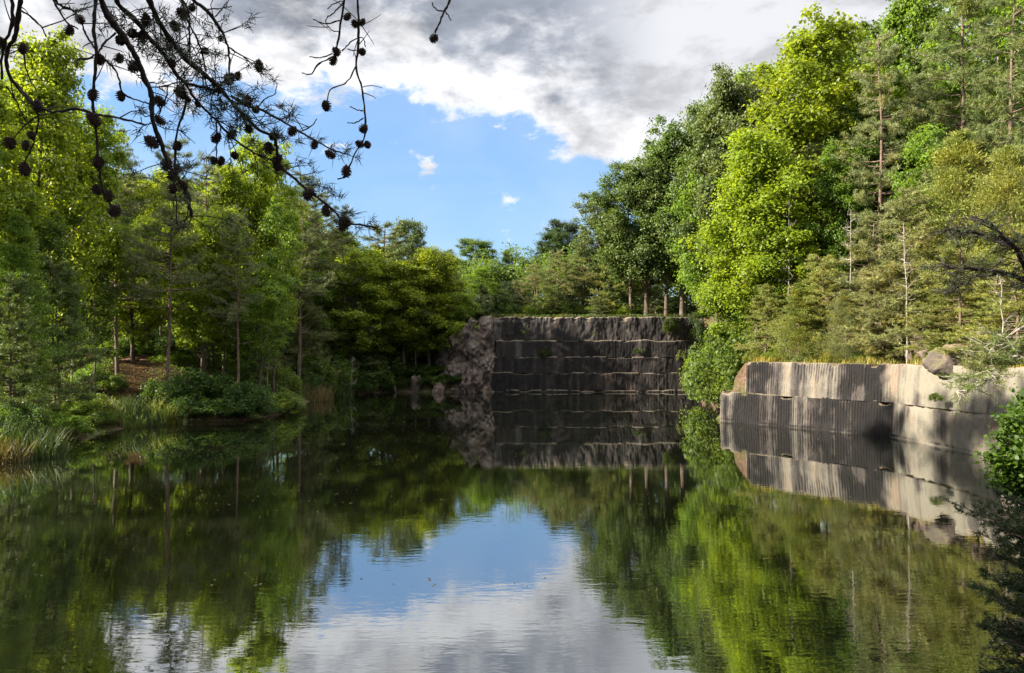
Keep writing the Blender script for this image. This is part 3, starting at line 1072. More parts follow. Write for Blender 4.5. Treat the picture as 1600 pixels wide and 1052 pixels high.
T('oak', 940, 300, 88, 90, 'oak', 'lowest oak of the right skyline beside the small white cloud', 'oaks on the right skyline')
T('oak', 1135, 122, 75, 170, 'oak', 'broad grey-green oak crown filling the skyline left of the tallest oak', 'oaks on the right skyline')
T('oak', 1065, 190, 79, 150, 'mid', 'broad green oak crown midway down the right skyline', 'oaks on the right skyline')
T('oak', 1010, 248, 83, 140, 'oak', 'broad oak crown low on the right skyline above the dark quarry face', 'oaks on the right skyline')
T('maple', 1120, 250, 64, 150, 'fresh', 'smooth mid green tree in front of the skyline oaks', 'broadleaf trees on the right hillside')
T('thin', 1128, 330, 72, 100, 'mid', 'shaded green tree above the right end of the dark quarry face', 'broadleaf trees on the right hillside')
T('oak', 1068, 330, 95, 120, 'mid', 'dark oak standing behind the right end of the far quarry face', 'oaks on the right skyline')
T('maple', 1215, 95, 78, 160, 'fresh', 'pale green tree on the skyline behind the tallest bright tree', 'broadleaf trees on the right hillside')
T('bigpine', 1370, 42, 48, 150, 'tan', 'tall pine with bare reddish trunk right of the bright yellow tree', 'pines on the right hillside')
T('bigpine', 1500, -75, 49, 190, 'pineg', 'tall pine with sunlit trunk running out of the top right', 'pines on the right hillside')
T('bigpine', 1572, -60, 46, 170, 'pineg', 'grey-green pine at the top right corner of the hillside', 'pines on the right hillside')
T('maple', 1440, -20, 58, 190, 'fresh', 'green broadleaf tree behind the two tall pines at top right', 'broadleaf trees on the right hillside')
T('maple', 1560, -60, 62, 210, 'fresh', 'large green tree closing the top right of the hillside', 'broadleaf trees on the right hillside')
T('maple', 1300, 235, 57, 150, 'bright', 'bright leafy tree filling the gap right of the tallest bright tree', 'broadleaf trees on the right hillside')
T('maple', 1345, 190, 60, 150, 'fresh', 'green leafy tree behind the lower trunk of the reddish pine', 'broadleaf trees on the right hillside')
T('maple', 1395, 120, 64, 170, 'fresh', 'mid green tree behind the reddish trunk of the tall pine', 'broadleaf trees on the right hillside')
T('thin', 1450, 190, 44, 130, 'fresh', 'fresh green leafy sapling between the tall pines on the right', 'saplings on the right hillside')
T('bigpine', 1440, 120, 52, 140, 'pine', 'shadowed pine between the reddish trunk pine and the top right pines', 'pines on the right hillside')
T('cedar', 1500, 200, 40, 230, 'olive', 'large yellow-olive cedar filling the right hillside', 'cedars on the right hillside')
T('cedar', 1575, 225, 37, 210, 'olive', 'yellow-olive cedar at the right edge above the dark boughs', 'cedars on the right hillside')
T('bushpine', 1430, 300, 40, 190, 'tan', 'bushy tan-green pine left of the large olive cedar', 'pines on the right hillside')
T('bushpine', 1345, 330, 44, 170, 'tan', 'bushy tan-green pine below the tall red trunked pine', 'pines on the right hillside')
T('bushpine', 1290, 395, 45, 130, 'olive', 'olive bushy pine behind the middle of the right wall', 'pines on the right hillside')
T('cedar', 1248, 440, 44.5, 105, 'olive', 'narrow olive cedar standing on the right wall near its left end', 'cedars on the right hillside')
T('bushpine', 1195, 445, 48, 90, 'olive', 'small sunny pine at the left end of the right wall top', 'pines on the right hillside')
T('cedar', 1322, 450, 42, 90, 'tan', 'small tan cedar above the corner of the right wall', 'cedars on the right hillside')
T('bushpine', 1380, 420, 40, 110, 'tan', 'thin needled pine above the corner where the wall turns pale', 'pines on the right hillside')
T('pine', 1405, 400, 36.3, 100, 'tan', 'slim pine with pale bare trunk right at the wall corner', 'pines on the right hillside')
T('bushpine', 1500, 380, 36, 180, 'olive', 'wide olive pine above the grey rock block', 'pines on the right hillside')
T('bushpine', 1590, 400, 32.5, 190, 'olive', 'wide yellowish pine at the right edge over the pale wall', 'pines on the right hillside')
T('cedar', 1470, 300, 44, 160, 'olive', 'olive cedar between the tan pine and the large olive cedar', 'cedars on the right hillside')
T('maple', 1308, 225, 50, 110, 'fresh', 'fresh green leafy tree tight against the right side of the tallest bright tree', 'broadleaf trees on the right hillside')
T('maple', 1345, 150, 54, 110, 'bright', 'bright leafy tree behind the middle trunk of the tall reddish pine', 'broadleaf trees on the right hillside')
# hillside fill, further up the slope
k = 0
for D, row in ((53, (1285, 1350, 1420, 1510, 1590)), (60, (1250, 1330, 1480, 1620)), (70, (1290, 1360, 1430, 1500, 1590))):
    for px in row:
        k += 1
        ytop = {53: 190, 60: 120, 70: 60}[D] + rnd.uniform(-25, 25) + max(0, (1350 - px)) * 0.5
        T(['maple', 'bigpine', 'oak'][k % 3], px + rnd.uniform(-14, 14), ytop, D, 170, ['fresh', 'pine', 'mid'][k % 3],
          'tree half hidden behind the front trees of the right hillside', 'trees behind the front row of the right hillside')

# ---- corner gap foliage and vines
for px, py, D, w, c, lab in [(1142, 500, 51.5, 50, 'mid', 'leafy shrub hanging over the water left of the right wall'),
                             (1130, 520, 55, 40, 'mid', 'dark green shrub in the corner gap beside the far quarry face'),
                             (1122, 565, 52.5, 32, 'bank', 'lowest dark shrub touching the water in the corner gap'),
                             (1146, 552, 50.0, 30, 'mid', 'small bright shrub against the sloping end of the right wall'),
                             (1135, 490, 62, 50, 'mid', 'green shrub on the bank between the two quarry faces'),
                             (1098, 560, 77, 26, 'deep', 'dark shrub at the right foot of the far quarry face'),
                             (1096, 505, 78.5, 34, 'mid', 'green shrub closing the far corner between the quarry faces'),
                             (1104, 575, 72, 30, 'bank', 'small dark shrub at the water deep in the corner gap'),
                             (1110, 525, 68, 44, 'fresh', 'leafy shrub on the steep bank deep in the corner gap'),
                             (1138, 535, 51.0, 36, 'fresh', 'small leafy shrub under the overhanging one in the corner gap')]:
    T('shrub', px, py, D, w, c, lab, 'shrubs in the corner gap')

for px, w, zb, lab in ((1050, 60, 6.3, 'dark vine mass draped over the right top of the far quarry face'), (1082, 50, 5.0, 'dark creeper hanging at the right end of the far quarry face')):
    p = at(px, 500, 80.7)
    o = plant('shrub', p[0], 80.7, 8.9, w / FPX * 80, 'deep', lab, 'shrubs in the corner gap', zbase=zb)
    o.scale = (w / FPX * 80 / 4, 0.35, (8.9 - zb) / 2.4)

# ---- above the far wall
fw = [(768, 470, 88, 60, 'pine', 'bushpine', 'low grey pine at the left end of the row over the far quarry face'),
      (800, 440, 90, 70, 'pine', 'bushpine', 'second pine from the left over the far quarry face'),
      (838, 412, 88, 70, 'tan', 'pine', 'sunlit pine left of centre over the far quarry face'),
      (872, 392, 87, 75, 'tan', 'bushpine', 'tan-green pine over the middle of the far quarry face'),
      (910, 372, 88, 85, 'tan', 'pine', 'tallest tan-green pine over the far quarry face'),
      (952, 385, 86, 70, 'olive', 'bushpine', 'olive pine right of the tallest pine over the far quarry face'),
      (985, 352, 89, 85, 'tan', 'pine', 'pine with a leaning pinkish trunk over the far quarry face'),
      (1018, 400, 86, 60, 'olive', 'pine', 'rightmost slim pine over the far quarry face')]
for px, py, D, w, c, kd, lab in fw:
    T(kd, px, py, D, w, c, lab, 'pines over the far quarry face')
for px, py, D, w, c, lab in [(752, 371, 122, 84, 'mid', 'round dark green tree in the middle of the far skyline'),
                             (793, 388, 126, 44, 'mid', 'small round tree just right of the middle skyline tree'),
                             (722, 408, 124, 60, 'fresh', 'low green tree left of the round skyline tree'),
                             (690, 388, 100, 70, 'oak', 'green tree on the skyline above the yellow-green tree'),
                             (828, 402, 120, 60, 'deep', 'low dark tree at the lowest point of the far skyline'),
                             (862, 358, 130, 84, 'deep', 'dark distant tree at the foot of the right skyline'),
                             (893, 342, 134, 84, 'dark', 'darkest distant tree under the small white cloud')]:
    T('oak', px, py, D, w, c, lab, 'trees on the far skyline')
k = 0
for px in range(700, 1060, 26):
    k += 1
    T(['maple', 'oak', 'pine', 'thin'][k % 4], px + rnd.uniform(-8, 8), 425 + rnd.uniform(-12, 14) - max(0, px - 860) * 0.28, 96 + (k % 3) * 5, 80,
      ['mid', 'fresh', 'pine', 'fresh', 'deep'][k % 5], 'tree in the thick wood behind the far quarry face pines', 'wood behind the far quarry face')
for j, px in enumerate(range(752, 1100, 23)):
    T(['bushpine', 'thin', 'bushpine'][j % 3], px + rnd.uniform(-6, 6), 452 + rnd.uniform(-16, 16), 83.5 + (j % 4) * 1.6, 52, ['pine', 'mid', 'deep', 'tan'][j % 4],
      'low young tree at the rim of the far face, ' + (ORDS + ['twelfth', 'thirteenth', 'fourteenth', 'fifteenth', 'last'])[j] + ' from the left', 'low trees along the far rim')
for j, px in enumerate((742, 790, 836, 884, 930, 968, 1010, 1050)):
    T('shrub', px, 470 + rnd.uniform(-8, 8), 84 + rnd.uniform(0, 2), 64, ['mid', 'bank', 'fresh'][j % 3], ['leftmost', 'second', 'third', 'fourth', 'fifth', 'sixth', 'seventh', 'rightmost'][j] +
      ' shrub from the left along the far quarry rim', 'shrubs along the far quarry rim')

# ---- left wood, front row
T('maple', 55, 50, 42, 200, 'bright', 'tall yellow-green broadleaf tree at the top left corner', 'broadleaf trees of the left wood')
T('maple', 120, 175, 47, 150, 'bright', 'yellow-green broadleaf tree right of the top left tree', 'broadleaf trees of the left wood')
T('maple', -25, 110, 38, 190, 'bright', 'leafy tree cut by the left edge of the view', 'broadleaf trees of the left wood')
T('cedar', 28, 330, 36.5, 165, 'fresh', 'round fresh green cedar at the left edge', 'cedars of the left bank')
T('pine', 188, 180, 49, 130, 'pine', 'sparse grey pine against the sky under the hanging cones', 'pines of the left wood')
T('pine', 263, 212, 47.5, 130, 'pine', 'tall pine with straight bare trunk beside the dirt path', 'pines of the left wood')
T('maple', 402, 212, 60, 150, 'bright', 'yellow-green broadleaf tree on the skyline left of centre', 'broadleaf trees of the left wood')
T('maple', 335, 262, 58, 130, 'bright', 'yellow-green tree between the straight trunk pine and skyline tree', 'broadleaf trees of the left wood')
T('pine', 322, 240, 54, 110, 'pine', 'grey pine in front of the yellow-green trees', 'pines of the left wood')
T('pine', 468, 262, 54, 130, 'pine', 'dark pine with forked trunk left of centre', 'pines of the left wood')
T('pine', 505, 290, 64, 110, 'pine', 'grey pine right of the forked trunk pine', 'pines of the left wood')
T('pine', 545, 325, 68, 100, 'pine', 'middle pine of the close group left of centre', 'pines of the left wood')
T('bigpine', 598, 345, 74, 150, 'pine', 'broad dark pine over the pale upright slab', 'pines of the left wood', 0.03)
T('oak', 636, 338, 88, 90, 'oak', 'dark green tree on the skyline above the broad dark pine', 'broadleaf trees of the left wood')
T('maple', 682, 392, 84, 130, 'bright', 'bright yellow-green tree left of the rock nose', 'broadleaf trees of the left wood')
T('maple', 715, 455, 82, 80, 'fresh', 'green tree leaning over the pinkish rock nose', 'broadleaf trees of the left wood')
T('bushpine', 742, 462, 86, 70, 'pine', 'small grey pine on top of the pinkish rock nose', 'pines of the left wood')
T('pine', 375, 330, 50, 100, 'pine', 'grey pine rising over the bank shrubs', 'pines of the left wood')
T('thin', 90, 330, 40, 110, 'mid', 'shaded leafy sapling beside the round fresh cedar', 'saplings of the left wood')
T('bushpine', 95, 400, 38.5, 130, 'mid', 'dark bushy pine in the shade behind the left reeds', 'pines of the left wood')
T('bushpine', 20, 430, 34.5, 120, 'mid', 'dark bushy pine low at the left edge', 'pines of the left wood')
T('thin', 350, 400, 53, 130, 'fresh', 'fresh green sapling in the middle of the left wood', 'saplings of the left wood')
T('thin', 405, 440, 52, 110, 'fresh', 'low fresh sapling behind the rounded bank shrubs', 'saplings of the left wood')
T('thin', 150, 420, 46, 90, 'mid', 'green sapling left of the dirt path', 'saplings of the left wood')
T('thin', 300, 430, 57, 90, 'fresh', 'sapling behind the straight trunk pine', 'saplings of the left wood')
T('thin', 520, 470, 72, 100, 'mid', 'green sapling below the close group of pines', 'saplings of the left wood')
T('thin', 650, 455, 80.5, 80, 'fresh', 'leafy sapling above the grey boulder at the waterline', 'saplings of the left wood')
T('bushpine', 480, 440, 60, 110, 'pine', 'bushy pine in front of the forked trunk pine', 'pines of the left wood')
T('bushpine', 560, 480, 76, 90, 'pine', 'bushy dark pine low beside the broad dark pine', 'pines of the left wood')
# ---- left wood, rows behind: what fills the wood between the front trunks
sky_l = [(-120, 60), (0, 90), (60, 100), (120, 200), (200, 260), (260, 250), (330, 270), (400, 235), (470, 300), (540, 345), (600, 360), (660, 370), (720, 405)]
sx_, sy_ = zip(*sky_l)
k = 0
for D, step, drop in ((52, 105, 70), (62, 84, 45), (72, 72, 30), (84, 56, 20), (98, 50, 15)):
    for px in np.arange(-110, 700, step):
        if D < 60 and px > 420 or (D < 80 and px > 600):
            continue
        k += 1
        kd = ['thin', 'pine', 'maple', 'thin', 'maple', 'maple', 'thin'][k % 7]
        py = np.interp(px, sx_, sy_) + drop + rnd.uniform(-12, 50)
        T(kd, px + rnd.uniform(-16, 16), py, D + rnd.uniform(-3, 3), {'thin': 90, 'pine': 95, 'maple': 140}[kd],
          {'thin': ['fresh', 'bright'][k % 2], 'pine': 'pineg', 'maple': 'bright'}[kd],
          {'thin': 'slender leafy tree deep in the left wood', 'pine': 'pine standing deep in the left wood', 'maple': 'broad leafy tree deep in the left wood'}[kd],
          {'thin': 'slender trees deep in the left wood', 'pine': 'pines deep in the left wood', 'maple': 'broad trees deep in the left wood'}[kd])
# more understorey
for j, px in enumerate(range(120, 640, 20)):
    T('shrub', px + rnd.uniform(-8, 8), 505 + rnd.uniform(-15, 20), 60 + (j % 4) * 6 if px < 400 else 82 + (j % 3) * 5, 95, ['mid', 'fresh', 'bank'][j % 3],
      'tall shrub in the understorey of the left wood', 'understorey shrubs of the left wood')
# trees beside and behind the photographer, outside the view, whose shade falls on the near bank
for x, y, h, kd in [(-9, 3.5, 11, 'maple'), (-13, 8, 12, 'maple'), (-22, 22.0, 26, 'pine'), (-24, 24.6, 26, 'thin'), (-22.5, 27.2, 25, 'pine'), (-25, 30.5, 25.5, 'thin'), (-30, 33, 22, 'pine'), (-19, 13, 16, 'oak'), (-23, 20, 18, 'maple'), (-27, 27, 17, 'oak'), (-12, -4, 16, 'oak'),
                    (-6, -7, 15, 'maple'), (-20, 2, 18, 'oak'), (-30, 12, 19, 'maple'), (9, 3, 9, 'thin'), (6, -8, 14, 'oak'), (17, 12, 14, 'maple'), (24, 20, 14, 'pine')]:
    plant(kd, x, y, gz(x, y) + h, 9 if kd != 'thin' else 4, 'mid', 'tree on the near bank outside the photograph', 'trees around the viewpoint')

# ---- left bank shrubs
sh = [(30, 610, 33, 90, 'bank', 'leafy shrub behind the tall reeds at the left edge'), (95, 640, 37.0, 110, 'fresh', 'rounded fresh green shrub right of the tall reeds'),
      (60, 628, 38, 90, 'mid', 'green shrub behind the rounded fresh shrub'), (150, 652, 41.5, 70, 'mid', 'low green shrub over the dark undercut left of the path'),
      (125, 600, 42, 80, 'fresh', 'bright shrub on the slope left of the dirt path'), (165, 575, 47, 70, 'mid', 'green shrub at the left top of the dirt path'),
      (5, 660, 31, 60, 'fresh', 'small bright shrub at the very left edge'), (140, 560, 47, 60, 'fresh', 'pale green shrub higher on the slope left of the path'),
      (255, 585, 47.5, 90, 'bank', 'dark glossy shrub right of the dirt path'), (300, 568, 48.5, 100, 'bank', 'tallest rounded shrub of the dark bank thicket'),
      (345, 575, 48.8, 100, 'bank', 'dark shrub in the middle of the bank thicket'), (285, 612, 46.8, 90, 'bank', 'low dark shrub over the water at the left of the thicket'),
      (335, 615, 47.6, 100, 'bank', 'low dark shrub over the water in the middle of the thicket'), (390, 590, 49, 100, 'bank', 'dark shrub right of the middle of the thicket'),
      (385, 622, 48.2, 90, 'bank', 'low shrub overhanging the water at the right of the thicket'), (430, 600, 52.5, 90, 'mid', 'green shrub near the right end of the thicket'),
      (448, 622, 53.5, 60, 'mid', 'last low shrub at the right tip of the thicket'), (375, 555, 56, 80, 'mid', 'green shrub behind the dark bank thicket'),
      (270, 548, 55, 80, 'fresh', 'bright shrub at the foot of the straight trunk pine'), (440, 560, 60, 70, 'mid', 'shrub behind the right end of the thicket'),
      (520, 575, 73, 60, 'mid', 'shrub on the bank right of the pale grass'), (555, 578, 77, 70, 'bank', 'dark shrub at the waterline left of the leaning slab'),
      (590, 560, 79.5, 60, 'mid', 'shrub above the leaning dark slab'), (635, 558, 82, 60, 'bank', 'shrub directly above the pale upright slab'),
      (670, 566, 82, 60, 'mid', 'shrub right of the pale upright slab'), (700, 560, 82.5, 60, 'bank', 'shrub against the pinkish rock nose'),
      (480, 560, 70, 80, 'bank', 'dark shrub above the pale grass tuft'), (610, 520, 84, 80, 'mid', 'leafy shrub higher on the bank under the broad dark pine'),
      (560, 535, 80, 90, 'bank', 'wide dark shrub on the bank below the pine group'), (690, 520, 85, 70, 'fresh', 'bright shrub left of the rock nose top'),
      (510, 530, 77, 80, 'bank', 'dark shrub high on the bank left of the pine group'), (220, 545, 60, 80, 'mid', 'shrub beyond the top of the dirt path'),
      (180, 540, 58, 80, 'deep', 'dark shrub in the wood behind the path top'), (725, 500, 86, 60, 'mid', 'shrub crowning the pinkish rock nose')]
WORDS = ['first', 'second', 'third', 'fourth', 'fifth', 'sixth', 'seventh', 'eighth', 'ninth', 'tenth', 'eleventh', 'twelfth', 'thirteenth']
for j, px in enumerate(range(478, 740, 20)):
    Dw = 68 + 14 * min(1, (px - 478) / 110)
    sh.append((px, 572 + (j * 7) % 13, Dw, 56, ['bank', 'deep', 'mid'][j % 3], 'low waterline shrub, ' + (WORDS + ['last'])[j] + ' from the left between thicket and rock nose'))
    sh.append((px + 9, 535 + (j * 5) % 17, Dw + 3, 66, ['mid', 'bank', 'fresh'][j % 3], 'upper bank shrub, ' + (WORDS + ['last'])[j] + ' from the left between thicket and rock nose'))
for j, px in enumerate((586, 606, 628, 664, 684, 700, 716)):
    sh.append((px, 586 - (j * 5) % 8, 80.5, 44, ['bank', 'mid', 'deep'][j % 3], 'small shrub trailing in the water, ' + WORDS[j] + ' from the left beside the slab and rock nose'))
for px, py, D, w, c, lab in sh:
    T('shrub', px, py, D, w * 1.1, c, lab, 'shrubs of the left bank')
for j, (px, py, D, w) in enumerate([(1180, 552, 47, 40), (1210, 548, 46, 46), (1262, 552, 44, 44), (1305, 545, 43, 50), (1352, 548, 40.5, 46), (1385, 550, 40, 40), (1440, 545, 35.5, 44), (1475, 520, 36, 60), (1545, 530, 31, 50), (1590, 520, 29.5, 60)]):
    T('shrub', px, py, D, w, ['olive', 'fresh', 'tan'][j % 3], ['first', 'second', 'third', 'fourth', 'fifth', 'sixth', 'seventh', 'eighth', 'ninth', 'tenth'][j] + ' low shrub from the left along the top of the right wall',
      'low shrubs along the right wall top')

for j, (px, py, w) in enumerate([(792, 500, 26), (822, 505, 20), (868, 512, 30), (905, 503, 40), (935, 508, 30), (985, 512, 22), (1020, 500, 40), (1050, 505, 44), (850, 540, 16), (1000, 538, 20), (1062, 545, 30)]):
    p = at(px, py, 80.9)
    o = plant('shrub', p[0], 80.9 if py > 530 else 81.6, p[2] + 1.0, w / FPX * 80, ['bank', 'tan', 'deep'][j % 3], ORDS[j] + ' weed clump from the left hanging on the upper far quarry face', 'weeds on the far quarry face', zbase=p[2] - 1.3)
    o.scale = (o.scale[0], o.scale[1] * 0.7, o.scale[2] * 0.75)

# small plants rooted in the wall joints
for px, py, D, lab in [(1465, 625, 33.9, 'small green plant rooted in the ledge of the pale wall'), (1263, 650, 43.0, 'little bush at the waterline of the dark stained wall'), (1157, 645, 46.8, 'tuft of leaves at the waterline left end of the right wall')]:
    p = at(px, py, D)
    o = plant('shrub', p[0] - 0.1, D, p[2] + 1.0, 0.8, 'fresh', lab, None, zbase=p[2])
    o.scale = (0.17, 0.17, 0.19)

# ---- reeds and grass tufts
def reeds(label, x, y, rx, ry, n, h, colour, seed, cat='reeds', w=0.018):
    rng = np.random.default_rng(seed)
    mb = MB()
    a = rng.uniform(0, 2 * math.pi, n)
    r = np.sqrt(rng.uniform(0, 1, n))
    bx, by = np.cos(a) * r * rx, np.sin(a) * r * ry
    bz = np.maximum(ground(x + bx, y + by), -0.12)
    base = np.stack([bx, by, bz], -1)
    hh = h * rng.uniform(0.55, 1.1, n)
    le = rng.normal(size=(n, 2)) * 0.16
    s = norm(rng.normal(size=(n, 3)) * np.array([1, 1, 0.0]))
    rows = []
    for t, ww in ((0, 1), (0.4, 1.0), (0.75, 0.7), (1.0, 0.08)):
        c = base + np.stack([le[:, 0] * hh * t * t * 2, le[:, 1] * hh * t * t * 2, hh * t], -1)
        rows += [c - s * w * ww, c + s * w * ww]
    v = np.stack(rows, 1)
    f = np.array([[0, 1, 3, 2], [2, 3, 5, 4], [4, 5, 7, 6]])
    q = (np.arange(n)[:, None, None] * 8 + f[None]).reshape(-1, 4)
    mb.add(v.reshape(-1, 3), q)
    o = mb.build('reed_clump' if cat == 'reeds' else 'grass_tuft', M_REED)
    o.location = (x, y, 0)
    c = COLR[colour]
    o.color = (*c, 1)
    return tag(o, label, cat, 'reeds and grass along the shore')


for j, (px, py, D, rx, ry, n, h, c, lab, cat) in enumerate([
        (45, 712, 31.5, 1.6, 1.2, 480, 1.3, 'reed', 'tall green reeds standing in the water at the left edge', 'reeds'),
        (75, 700, 34.0, 0.9, 0.6, 260, 1.1, 'straw', 'dry straw coloured stems right of the tall left reeds', 'reeds'),
        (10, 722, 30.0, 1.0, 0.6, 240, 1.0, 'straw', 'dry reeds at the lower left corner of the shore', 'reeds'),
        (168, 668, 42.7, 0.9, 0.5, 170, 1.4, 'straw', 'thin dry stems in the water left of the dirt path', 'reeds'),
        (188, 662, 43.6, 1.5, 0.9, 520, 0.7, 'mid', 'short green grass over the mud left of the dirt path', 'grass tuft'),
        (225, 660, 44.6, 1.5, 0.6, 320, 1.2, 'reed', 'reeds at the foot of the dirt path', 'reeds'),
        (262, 655, 45.6, 0.9, 0.5, 280, 1.3, 'olive', 'yellow-green grass tuft at the left of the dark thicket', 'grass tuft'),
        (492, 612, 67.5, 1.7, 2.0, 700, 1.5, 'straw', 'bright pale grass tuft between thicket and far bank', 'grass tuft'),
        (530, 614, 73.5, 1.5, 1.2, 350, 1.0, 'reed', 'short grass on the far bank right of the pale tuft', 'grass tuft')]):
    p = at(px, 600, D)
    reeds(lab, p[0], D, rx, ry, n, h, c, 900 + j, cat)

def wood_mass():
    """the far-off wood behind the trees one can tell apart"""
    rng = np.random.default_rng(404)
    n = 5200
    x = rng.uniform(-100, 75, n)
    y = rng.uniform(48, 150, n)
    x[:420] = rng.uniform(-8, 30, 420)
    y[:420] = rng.uniform(93, 100, 420)
    d, v = pond_query(x, y)
    keep = (np.abs(x) < 0.75 * y + 8) & (((x < 8) & (d > 17)) | ((x >= 8) & (d > 16)))
    keep &= ~((y > 80) & (x > -6) & (x < 22) & (y < 93))
    keep &= (x > 0) | (y > 78) | (rng.uniform(size=n) < 0.45)
    x, y = x[keep], y[keep]
    g = ground(x, y)
    top = np.where(x > 22, 10.0, np.where(y > 100, 8.5, np.where(x > -6, 6.0, 6.5)))
    c = np.stack([x, y, g + rng.uniform(0, 1, len(x)) ** 1.2 * top], -1)
    k = 46
    dd = norm(rng.normal(size=(len(c) * k, 3)) + np.array([0, 0, 0.2]))
    P = np.repeat(c, k, 0) + dd * (rng.uniform(0.2, 1, len(dd)) ** 0.6)[:, None] * np.array([1.7, 1.7, 1.1])
    mb = MB()
    mb.leaves(P, dd * 0.6 + rng.normal(size=P.shape) * 0.5 + np.array([0, 0, 0.5]), 0.38, 0.26, rng)
    o = mb.build('far_wood', M_LEAF)
    o.color = (*COLR['mid'], 1)
    tag(o, 'dense far-off wood closing the view behind the nearer trees', 'wood', kind='stuff')


wood_mass()

# ---- ground cover: low leafy growth over banks, wall tops and the wood floor
def cover():
    rng = np.random.default_rng(77)
    mb = MB()
    n = 150000
    x = rng.uniform(-45, 42, n)
    y = rng.uniform(4, 112, n)
    d, v = pond_query(x, y)
    vis = (np.abs(x) < 0.78 * y + 4)
    onpath = np.zeros(n)
    dd = np.full(n, 1e9)
    for a, b in zip(pc[:-1], pc[1:]):
        e = b - a
        t = np.clip(((x - a[0]) * e[0] + (y - a[1]) * e[1]) / (e @ e), 0, 1)
        dd = np.minimum(dd, np.hypot(x - a[0] - t * e[0], y - a[1] - t * e[1]))
    clump = fbm(np.stack([x * 0.5, y * 0.5, 0 * x], -1), 3, 91)
    cl = v[:, 1] < 1.6
    keep = vis & (d > np.where(cl, 0.9, 0.15)) & (d < 26) & (dd > 1.0) & (clump > -0.18 + rng.normal(size=n) * 0.1)
    x, y, cl = x[keep], y[keep], cl[keep]
    m = 3
    x = np.repeat(x, m) + rng.normal(size=len(x) * m) * 0.12
    y = np.repeat(y, m) + rng.normal(size=len(y) * m) * 0.12
    cl = np.repeat(cl, m)
    z = np.maximum(ground(x, y), np.where(cl & (pond_query(x, y)[0] < 2.3), 3.7, -9)) if False else ground(x, y)
    hgt = rng.uniform(0.03, 0.42, len(x)) ** 1.3
    P = np.stack([x, y, z + hgt], -1)
    mb.leaves(P, rng.normal(size=P.shape) * 0.7 + np.array([0, 0, 0.8]), 0.19, 0.10, rng)
    o = mb.build('ground_cover', M_LEAF)
    o.color = (*COLR['mid'], 1)
    tag(o, 'low leafy undergrowth over the banks and wood floor', 'undergrowth', kind='stuff')


def rim_grass():
    rng = np.random.default_rng(78)
    for path, zt, n, inset, col, lab in ((UP, 3.82, 9000, 0.45, (0.24, 0.225, 0.05), 'yellow dry grass along the top of the right wall'),
                                         ([(20.6, 80), (-2, 80)], 8.22, 6000, 1.2, (0.055, 0.07, 0.025), 'short green grass along the top of the far quarry face')):
        mb = MB()
        path = np.asarray(path)
        seg = np.hypot(*np.diff(path, axis=0).T)
        S = np.concatenate([[0], np.cumsum(seg)])
        s = rng.uniform(0, S[-1], n)
        x = np.interp(s, S, path[:, 0])
        y = np.interp(s, S, path[:, 1])
        k = np.clip(np.searchsorted(S, s) - 1, 0, len(seg) - 1)
        t = np.diff(path, axis=0)[k] / seg[k][:, None]
        off = inset + rng.uniform(-0.05, 1.9, n)
        x = x + t[:, 1] * off
        y = y - t[:, 0] * off
        g = np.maximum(ground(x, y), zt)
        kk = fbm(np.stack([x, y, 0 * x], -1), 2, 5) + rng.normal(size=n) * 0.2 > -0.1
        c = np.stack([x, y, g - 0.05], -1)[kk]
        d = rng.normal(size=c.shape) * 0.35 + np.array([0, 0, 1.0])
        mb.blades(c, d, 0.38 * (0.5 + np.clip(fbm(c * 0.7, 2, 8) + 0.5, 0, 1)), 0.045, rng)
        o = mb.build('rim_grass', M_REED)
        o.color = (*col, 1)
        tag(o, lab, 'grass', kind='stuff')


def litter():
    rng = np.random.default_rng(55)
    n = 26000
    k = rng.integers(0, len(pc) - 1, n)
    t = rng.uniform(0, 1, n)[:, None]
    a = np.array(pc)
    P = a[k] + (a[k + 1] - a[k]) * t + rng.normal(size=(n, 2)) * np.array([1.9, 1.5])
    d, _ = pond_query(P[:, 0], P[:, 1])
    P = P[d > 0.4]
    z = ground(P[:, 0], P[:, 1]) + rng.uniform(0.01, 0.07, len(P))
    mb = MB()
    mb.leaves(np.stack([P[:, 0], P[:, 1], z], -1), rng.normal(size=(len(P), 3)) * 0.35 + np.array([0, 0, 1.0]), 0.13, 0.07, rng)
    o = mb.build('leaf_litter', M_REED)
    o.color = (0.10, 0.075, 0.055, 1)
    tag(o, 'reddish fallen leaves and needles strewn over the dirt path', 'leaf litter', kind='stuff')


def floating():
    rng = np.random.default_rng(56)
    n = 2600
    y = rng.uniform(14, 76, n)
    x = np.where(rng.uniform(size=n) < 0.7, -0.69 * y + rng.exponential(7, n), rng.uniform(-0.6, 0.6, n) * y)
    d, _ = pond_query(x, y)
    k = fbm(np.stack([x * 0.25, y * 0.5, 0 * x], -1), 3, 33) > 0.0
    x, y = x[(d < -0.2) & k], y[(d < -0.2) & k]
    mb = MB()
    mb.leaves(np.stack([x, y, 0 * x + 0.008], -1), rng.normal(size=(len(x), 3)) * 0.06 + np.array([0, 0, 1.0]), 0.075, 0.05, rng, 0.0)
    o = mb.build('floating_leaves', M_REED)
    o.color = (0.17, 0.16, 0.08, 1)
    tag(o, 'specks of fallen leaf drifting on the pond', 'floating leaves', kind='stuff')


floating()
cover()
litter()
rim_grass()

